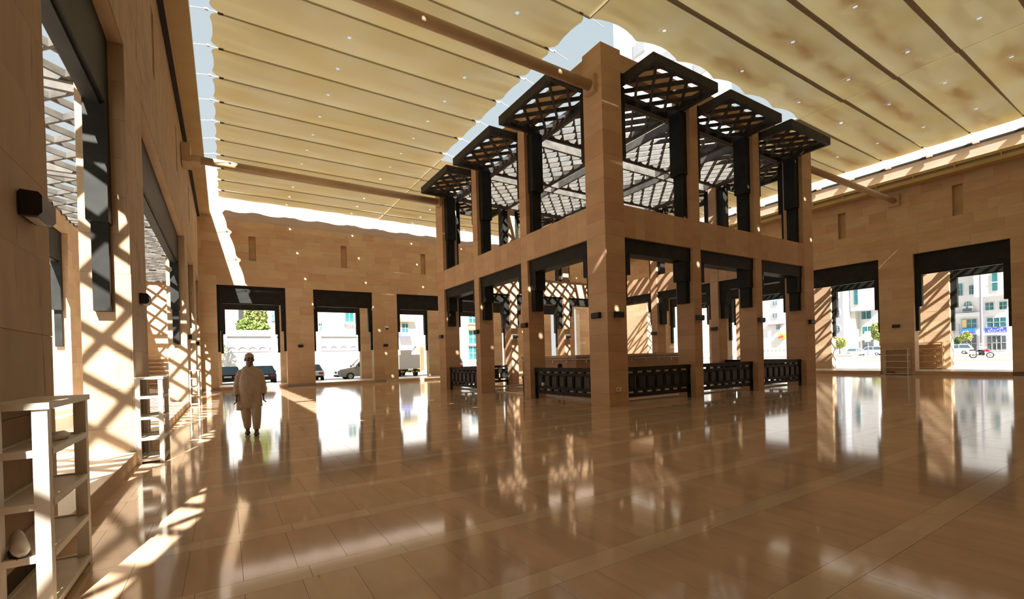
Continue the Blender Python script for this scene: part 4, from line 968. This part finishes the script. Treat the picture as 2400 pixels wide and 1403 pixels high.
for rc in ((576, 722, 581, 748), (584, 722, 589, 748), (636, 726, 642, 752)): window(B, 'Y', 66, rc, mBlue, mBW, 1, 2)
b3, B = building('white apartment building with teal windows and balcony rails in the back street', 'Y', 62, atY(702, 850, 62).x, atY(903, 850, 62).x, 26, mBW)
for rc in ((809, 729, 827, 756), (747, 758, 754, 776), (858, 735, 880, 760)): window(B, 'Y', 62, rc, mTeal, mBW, 2, 1, sill=True)
for u0, u1, v in ((806, 830, 777), (742, 760, 787)):
    a0, a1, z0, z1 = pxr('Y', 62, u0, v - 20, u1, v)
    bl = B('balcony', a0, a1, z0 - .25, z0, -1.4, .05, mBB)
    for k in range(7): x = a0 + (a1 - a0) * k / 6; B('baluster', x - .04, x + .04, z0, z0 + 1.1, -1.38, -1.3, mBG, bl)
    B('hand_rail', a0, a1, z0 + 1.1, z0 + 1.2, -1.42, -1.28, mBG, bl)
b4, B = building('pale apartment building with a yellowish cornice and deep garage in the back street', 'Y', 62, atY(912, 850, 62).x, atY(1070, 850, 62).x, 24, mBW)
for rc in ((1000, 728, 1014, 755), (942, 759, 955, 779)): window(B, 'Y', 62, rc, mTeal, mBW, 2, 2, sill=True)
a0, a1, z0, z1 = pxr('Y', 62, 935, 747, 970, 754); B('cornice', a0, a1, z0, z1, -1.0, .05, mTan)
a0, a1, z0, z1 = pxr('Y', 62, 934, 780, 960, 789); B('blue_awning', a0, a1, z0, z1, -1.2, .05, plain('blue_awning', (.20, .22, .45), .7))
a0, a1, z0, z1 = pxr('Y', 62, 976, 808, 1040, 868); gd = B('garage', a0, a1, .0, z1, -.3, .05, mTan)
for k in range(4): x = a0 + (a1 - a0) * (.12 + .22 * k); B('garage_door', x, x + (a1 - a0) * .12, .1, z1 - .3, -.36, -.28, plain('brown_door', (.16, .10, .05), .6), gd)
b5, B = building('pale building with stacked windows behind the pavilion pillars', 'Y', 60, atY(1096, 850, 60).x, atY(1230, 850, 60).x, 24, mBW)
for rc in ((1098, 736, 1114, 756), (1098, 775, 1116, 805), (1098, 812, 1116, 842), (1190, 740, 1204, 760)): window(B, 'Y', 60, rc, mTeal, mBW, 2, 2, sill=True)
a0, a1, z0, z1 = pxr('Y', 60, 1096, 765, 1120, 773); B('cornice', a0, a1, z0, z1, -.9, .05, mTan)

# ------------------------------------------------------------------ vehicles
mTyre = plain('tyre', (.015, .015, .016), .8); mRim = plain('alloy', (.45, .45, .46), .35, metal=.8); mGls = plain('car_glass', (.05, .08, .10), .08); mLampR = plain('tail_lamp', (.45, .02, .02), .3); mLampW = plain('head_lamp', (.75, .75, .72), .2)
def wheel(par, x, y, R=.33, W=.22):
    sg = 1 if y > 0 else -1
    w = MB().tube([(x, y - W / 2, R), (x, y + W / 2, R)], R, 20).build('wheel', mTyre, par); MB().tube([(x, y + sg * W * .38, R), (x, y + sg * W * .53, R)], [R * .68, R * .6], 14).build('rim', mRim, w)
def car(loc, rz, paint, label, L=4.6, W=1.82, H=1.45, style='sedan'):
    """nose towards local +x"""
    r = tag(empty('car', loc, rz), label, 'car', 'parked cars'); h = L / 2; hw = W / 2
    zb = .28; belt = H * .62; hood = belt * .93
    st = [(-h, .84, .45, belt * .92), (-h + .1, .96, zb + .05, belt * .98), (-h * .6, 1, zb, belt), (0, 1, zb, belt), (h * .42, 1, zb, belt * .99), (h * .62, .99, zb, hood), (h - .25, .95, zb, hood * .88), (h - .03, .84, .40, hood * .74)]
    def R_(x, k, z0, z1): w = hw * k; return [(x, -w * .96, z0), (x, -w, z0 + (z1 - z0) * .35), (x, -w, z0 + (z1 - z0) * .75), (x, -w * .93, z1), (x, w * .93, z1), (x, w, z0 + (z1 - z0) * .75), (x, w, z0 + (z1 - z0) * .35), (x, w * .96, z0)]
    MB().loft([R_(*q) for q in st]).build('body', paint, r, smooth=False, fixn=True)
    if style == 'sedan': cs = [(-h * .78, belt - .02, .86), (-h * .50, H - .02, .70), (-h * .25, H, .72), (h * .12, H - .02, .70), (h * .44, belt - .02, .86)]
    elif style == 'hatch': cs = [(-h * .95, belt - .02, .84), (-h * .80, H - .04, .72), (-h * .3, H, .74), (h * .12, H - .02, .72), (h * .46, belt - .02, .86)]
    else: cs = [(-h * .12, belt - .02, .86), (-h * .05, H - .03, .76), (0, H, .77), (h * .18, H - .02, .75), (h * .44, belt - .02, .88)]
    def C_(x, z, k, e=0): return [(x, -hw * (.90 if z < belt else k) - e, z + e), (x, hw * (.90 if z < belt else k) + e, z + e)]
    v = []; top = [q for q in cs]
    g = MB(); n = len(cs)
    for x, z, k in cs: g.v += [(x, -hw * .91, belt - .03), (x, -hw * k, z), (x, hw * k, z), (x, hw * .91, belt - .03)]
    for i in range(n - 1):
        for j in range(3): g.f.append((4 * i + j, 4 * i + j + 1, 4 * i + j + 5, 4 * i + j + 4))
    g.f += [(0, 3, 2, 1), (4 * n - 4, 4 * n - 3, 4 * n - 2, 4 * n - 1)]
    g.build('cabin_glass', mGls, r, fixn=True)
    rp_ = MB(); a, b = cs[1], cs[-2]
    rp_.loft([[(x, -hw * (k + .015), z + .0), (x, -hw * (k - .02), z + .035), (x, hw * (k - .02), z + .035), (x, hw * (k + .015), z + .0)] for x, z, k in cs[1:-1]]); rp_.build('roof', paint, r, fixn=True)
    for sg in (-1, 1):
        for i0, i1, t in ((1, 0, 1), (n - 2, n - 1, 1)):
            p, q = cs[i0], cs[i1]; MB().bar((p[0], sg * hw * p[2], p[1]), (q[0], sg * hw * .92, belt - .02), .07, .06).build('pillar', paint, r)
        xm = (cs[1][0] + cs[-2][0]) / 2; MB().bar((xm, sg * hw * .745, H - .03), (xm - .05, sg * hw * .925, belt - .02), .05, .09).build('door_pillar', paint, r)
        MB().box((h * .36, sg * hw * .98, belt + .0), (h * .44, sg * (hw + .2), belt + .14)).build('mirror', paint, r)
        wheel(r, h * .60, sg * (hw - .10)); wheel(r, -h * .60, sg * (hw - .10))
        MB().box((-h - .015, sg * hw * .42, belt * .66), (-h + .12, sg * hw * .82, belt * .84)).build('tail_lamp', mLampR, r); MB().box((h - .14, sg * hw * .42, hood * .58), (h - .01, sg * hw * .8, hood * .74)).build('head_lamp', mLampW, r)
    MB().box((-h - .04, -hw * .8, .30), (-h + .1, hw * .8, .48)).build('rear_bumper', mTyre, r); MB().box((h - .16, -hw * .8, .28), (h + .02, hw * .8, .46)).build('front_bumper', mTyre if style == 'pickup' else paint, r)
    MB().box((-h - .05, -.26, .60), (-h + .01, .26, .72)).build('number_plate', mPaintW, r); MB().box((h - .1, -hw * .36, hood * .55), (h + .01, hw * .36, hood * .7)).build('grille', mTyre, r)
    if style == 'pickup': MB().box((-h + .1, -hw * .86, belt - .04), (-h * .14, hw * .86, belt + .015)).build('bed_cover', mTyre, r)
    return r
mCarK = plain('black_paint', (.012, .013, .018), .15); mCarW = plain('white_car_paint', (.86, .86, .86), .2); mCarS = plain('silver_paint', (.42, .43, .45), .25, metal=.3)
mCarN = plain('navy_paint', (.03, .045, .07), .15)
car((.15, 43.6, -.02), pi / 2, mCarK, 'black sedan seen from behind at the left of the man')
car((2.7, 43.9, -.02), pi / 2, mCarN, 'dark blue sedan seen from behind just right of the man')
car((6.5, 44.3, -.02), pi / 2, mCarW, 'white sedan seen from behind in the middle far opening')
car((11.0, 42.4, -.02), pi, mCarS, 'silver pickup nosing into view in the middle far opening', L=5.3, W=1.95, H=1.85, style='pickup')
car((19.9, 44.3, -.02), pi / 2, mCarW, 'white van beside the hazard striped truck in the back street', L=4.8, H=1.95, W=1.9, style='hatch')
def gz(u, X): p = atX(u, 800, X); return (X, p.y, -.02)
car(gz(2232, 116), pi / 2 + .1, mCarW, 'white hatchback parked left of the motorcycle across the street', style='hatch', L=5.4, H=1.75, W=2.0)
car(gz(2038, 122), pi / 2, mCarW, 'white sports utility car parked behind the traffic sign', style='hatch', L=5.2, H=1.9, W=2.0)
car(gz(1999, 118), pi, mCarW, 'white sedan parked end-on next to the low white wall', L=5.0, H=1.6, W=2.1)
car(gz(2092, 124), pi / 2, mCarW, 'white car mostly hidden by the pier of the right wall', style='hatch', L=5.0, H=1.8, W=2.0)
# truck with striped tail bar
r = tag(empty('truck', (15.3, 42.5, -.02), 0), 'small white service truck with yellow hazard stripes on its tail', 'truck')
MB().box((-1.05, 0, .75), (1.05, 3.4, 2.15)).build('cargo_box', mCarW, r); MB().box((-1.05, 3.5, .5), (1.05, 5.3, 2.35)).build('cab', mCarW, r); MB().box((-.95, 4.9, 1.45), (.95, 5.34, 2.2)).build('windscreen', mGls, r)
MB().box((-1.0, -.08, .42), (1.0, .06, .72)).build('tail_bar', mTyre, r)
for k in range(4): MB().box((-.95 + .5 * k, -.1, .45), (-.62 + .5 * k, -.078, .56)).build('hazard_stripe', plain('hazard_yellow', (.75, .65, .05), .5), r)
for sg in (-1, 1):
    MB().box((sg * .98 - .14 * (sg > 0), -.1, .58), (sg * .98 + .14 * (sg < 0), -.05, .70)).build('tail_lamp', mLampR, r)
    for y in (.9, 4.6):
        w = MB().tube([(sg * .72, y, .4), (sg * 1.0, y, .4)], .4, 18).build('wheel', mTyre, r); MB().tube([(sg * .95, y, .4), (sg * 1.02, y, .4)], [.25, .22], 12).build('rim', mRim, w)
MB().box((-.22, -.11, .58), (.22, -.085, .70)).build('number_plate', mPaintW, r); MB().box((-.9, 0, 2.15), (.2, .3, 2.6)).build('ladder_rack', mCarW, r); MB().tube([(.75, 2.6, 2.1), (.75, .4, 2.9)], .10, 10).build('boom', mCarW, r)
# motorcycle and rider
mp_ = (78.0, 16.6, -.008)
r = tag(empty('motorcycle', mp_, -pi / 2), 'red and white motorcycle ridden along the street on the right', 'motorcycle')
for x in (-.72, .74):
    w = MB().tube([(x + .30 * cos(t * pi / 10), 0, .33 + .30 * sin(t * pi / 10)) for t in range(21)], .055, 8, cap=False).build('wheel', mTyre, r); MB().tube([(x, -.05, .33), (x, .05, .33)], .1, 10).build('hub', mRim, w)
    for t in range(6): MB().tube([(x, 0, .33), (x + .27 * cos(t * pi / 3), 0, .33 + .27 * sin(t * pi / 3))], .012, 6).build('spoke', mRim, w)
mRedP = plain('red_paint', (.5, .03, .06), .25)
MB().tube([(-.72, .09, .33), (-.2, .1, .45), (.0, 0, .62)], .035, 8).build('swing_arm', mTyre, r); MB().tube([(.74, 0, .33), (.62, 0, .62), (.48, 0, 1.0)], .04, 8).build('fork', mRim, r)
MB().box((-.18, -.16, .32), (.26, .16, .66)).build('engine', mTyre, r); MB().ell((.2, 0, .86), (.30, .16, .14)).build('fuel_tank', mRedP, r, smooth=True); MB().box((-.62, -.13, .76), (.0, .13, .86)).build('saddle', mTyre, r)
MB().ell((.56, 0, .90), (.18, .15, .18)).build('fairing', mRedP, r, smooth=True); MB().tube([(.44, -.36, 1.06), (.48, 0, 1.04), (.44, .36, 1.06)], .018, 8).build('handlebar', mTyre, r)
for sg in (-1, 1): MB().box((-.95, sg * .14, .48), (-.45, sg * .38, .82)).build('pannier', mWhite, r)
MB().box((-1.0, -.22, .86), (-.66, .22, 1.02)).build('rear_rack', mTyre, r); MB().tube([(-.2, -.18, .32), (-.8, -.2, .38)], .05, 8).build('exhaust', mRim, r)
rd = tag(empty('person', mp_, -pi / 2), 'motorcycle rider in a white shirt and white helmet', 'person')
mb = MB(); head(mb, (.05, 0, 1.62), pi / 2); mb.tube([(-.25, 0, .92), (-.2, 0, 1.15), (-.05, 0, 1.40)], [.15, .16, .12], 12); mb.tube([(-.04, 0, 1.40), (.02, 0, 1.55)], [.06, .06], 10)
for sg in (-1, 1):
    mb.tube([(-.05, sg * .17, 1.38), (.15, sg * .30, 1.18), (.42, sg * .32, 1.10)], [.055, .045, .03], 10); mb.tube([(-.25, sg * .1, .92), (.18, sg * .2, .82), (.0, sg * .2, .36)], [.10, .075, .045], 10); mb.tube([(-.04, sg * .2, .34), (.16, sg * .2, .30)], [.045, .035], 8); mb.ell((.44, sg * .33, 1.09), (.04, .03, .03), 8, 6)
remesh(mb.build('body', skin_mat(), rd), .012, 2)
mb = MB(); mb.loft([[(x - .25 + (z - .9) * .4, y, z) for x, y, z in ring(0, 0, zz, .15, .20, 18)] for zz in (.88, 1.05, 1.25, 1.38)] + [[(x - .04, y, z) for x, y, z in ring(0, 0, 1.44, .08, .10, 18)]])
for sg in (-1, 1): mb.tube([(-.06, sg * .14, 1.38), (.06, sg * .25, 1.26), (.15, sg * .30, 1.18), (.36, sg * .32, 1.115)], [.08, .075, .068, .05], 10)
remesh(mb.build('shirt', plain('white_shirt', (.78, .78, .80), .85), rd), .016, 2)
mb = MB()
for sg in (-1, 1): mb.tube([(-.26, sg * .09, .92), (.18, sg * .2, .83), (.0, sg * .2, .42)], [.125, .095, .07], 10)
remesh(mb.build('trousers', plain('black_trousers', (.02, .02, .022), .85), rd), .016, 2)
MB().ell((.045, 0, 1.66), (.135, .12, .135), 18, 12).build('helmet', mWhite, rd, smooth=True); MB().ell((.12, 0, 1.65), (.075, .095, .05), 12, 8).build('visor', mTyre, rd, smooth=True)

# ------------------------------------------------------------------ trees, posts, low walls
mLeaf = [plain('leaf_green', (.16, .22, .05), .7), plain('leaf_dark', (.07, .13, .03), .7), plain('leaf_olive', (.30, .34, .10), .7)]
mTrunk = plain('bark', (.16, .11, .07), .9)
def tree(loc, h, rx_, rz_, n, leaf, label, seed, size=.22):
    rnd = random.Random(seed); r = tag(empty('tree', loc), label, 'tree', 'street trees')
    MB().tube([(0, 0, -.02), (.05, .03, h * .3), (0, 0, h * .62)], [.16, .12, .06], 8).build('trunk', mTrunk, r, smooth=True)
    for k in range(4):
        a = k * 1.7; MB().tube([(0, 0, h * .42 + .1 * k), (rx_ * .5 * cos(a), rx_ * .5 * sin(a), h * .62 + .12 * k)], [.06, .025], 6).build('branch', mTrunk, r)
    mb = MB(); lobes = [(rnd.uniform(-.5, .5) * rx_, rnd.uniform(-.5, .5) * rx_, h - rz_ + rnd.uniform(-.45, .45) * rz_, rnd.uniform(.45, .7)) for _ in range(9)]
    for k in range(n):
        lx, ly, lz, lr = rnd.choice(lobes); d = Vector((rnd.gauss(0, 1), rnd.gauss(0, 1), rnd.gauss(0, 1))).normalized() * rnd.uniform(.55, 1) ** .5
        p = Vector((lx + d.x * lr * rx_, ly + d.y * lr * rx_, lz + d.z * lr * rz_)); a = Vector((rnd.gauss(0, 1), rnd.gauss(0, 1), rnd.gauss(0, .6))).normalized(); b = a.orthogonal().normalized(); b = (b * cos(k) + a.cross(b) * sin(k)); s_ = size * rnd.uniform(.6, 1.3)
        mb.quad([p - a * s_, p + b * s_ * .42, p + a * s_, p - b * s_ * .42])
    tag(mb.build('foliage', leaf, r), kind='stuff')
tree((atY(604, 850, 55).x, 55.8, -.02), 9.6, 1.35, 3.2, 3600, mLeaf[2], 'large pale green tree behind the white garden wall', 3)
tree((atY(596, 850, 54).x, 53.6, -.02), 6.3, 1.5, 1.1, 2600, mLeaf[0], 'bushy green shrub tree just above the garden wall', 4)
tree((atY(503, 850, 47).x, 47.5, -.02), 6.6, 1.0, 2.4, 1800, mLeaf[2], 'thin olive green tree at the left edge of the far opening', 5, .14)
tree((124, atX(1968, 800, 124).y, -.02), 4.6, 1.9, 1.5, 2200, mLeaf[2], 'yellow-green shrub tree in front of the grey arched building', 6, .3)
tree((127, atX(2062, 800, 127).y, -.02), 8.4, 1.8, 2.8, 2600, mLeaf[2], 'tall yellow-green tree beside the pier of the right wall', 7, .3)
tree((130, atX(2264, 800, 130).y, -.02), 4.5, .95, 1.0, 1200, mLeaf[2], 'small light green tree under the middle blue sign', 8, .28)
tree((132, atX(2244, 800, 132).y, -.02), 3.6, .5, .9, 900, mLeaf[1], 'small dark green potted tree in front of the niche', 9, .22)
mPost = plain('post_paint', (.20, .19, .24), .5)
r = tag(empty('street_lamp', (112.6, atX(2301, 800, 112.6).y, -.02)), 'tall street lamp rising in front of the white apartment building', 'street lamp')
MB().tube([(0, 0, 0), (0, 0, 1.2), (0, 0, 17)], [.32, .22, .12], 12).build('pole', mPost, r); MB().tube([(0, 0, .0), (0, 0, .5)], .45, 12).build('base', mPost, r)
for sg in (-1, 1): MB().tube([(0, 0, 15.6), (0, sg * 1.6, 16.6), (0, sg * 3.2, 16.8)], .06, 8).build('arm', mPost, r); MB().box((-.18, sg * 3.1, 16.7), (.18, sg * 4.0, 16.9)).build('lantern', mPost, r)
for u, lab in ((2034, 'white traffic sign on a post in front of the parked white car'), (2223, 'white street sign on a post by the striped arcade pier')):
    r = tag(empty('traffic_sign', (110.6, atX(u, 800, 110.6).y, -.02)), lab, 'sign', 'street sign posts'); MB().tube([(0, 0, 0), (0, 0, 4.4)], .10, 10).build('post', mPost, r); MB().box((-.12, -.5, 2.9), (-.06, .5, 5.0)).build('plate', mPaintW, r)
# low white wall with a decorated band
a0, a1 = atX(2001, 800, 50).y, atX(1640, 800, 50).y
r = tag(empty('boundary_wall', (50, (a0 + a1) / 2, 0)), 'low white boundary wall with a pierced balustrade outside the right openings', 'wall'); c_ = (a0 + a1) / 2
MB().box((0, a0 - c_, -.02), (.5, a1 - c_, .95)).build('wall_base', mBW, r); MB().box((-.05, a0 - c_, .95), (.55, a1 - c_, 1.05)).build('wall_coping', mBW, r); MB().box((.1, a0 - c_ + 1.6, 1.72), (.4, a1 - c_, 1.84)).build('balustrade_rail', mBW, r)
k = a0 - c_ + 1.7
while k < a1 - c_ - .3: MB().box((.18, k, 1.05), (.32, k + .14, 1.72)).build('baluster', mBW, r); k += .42
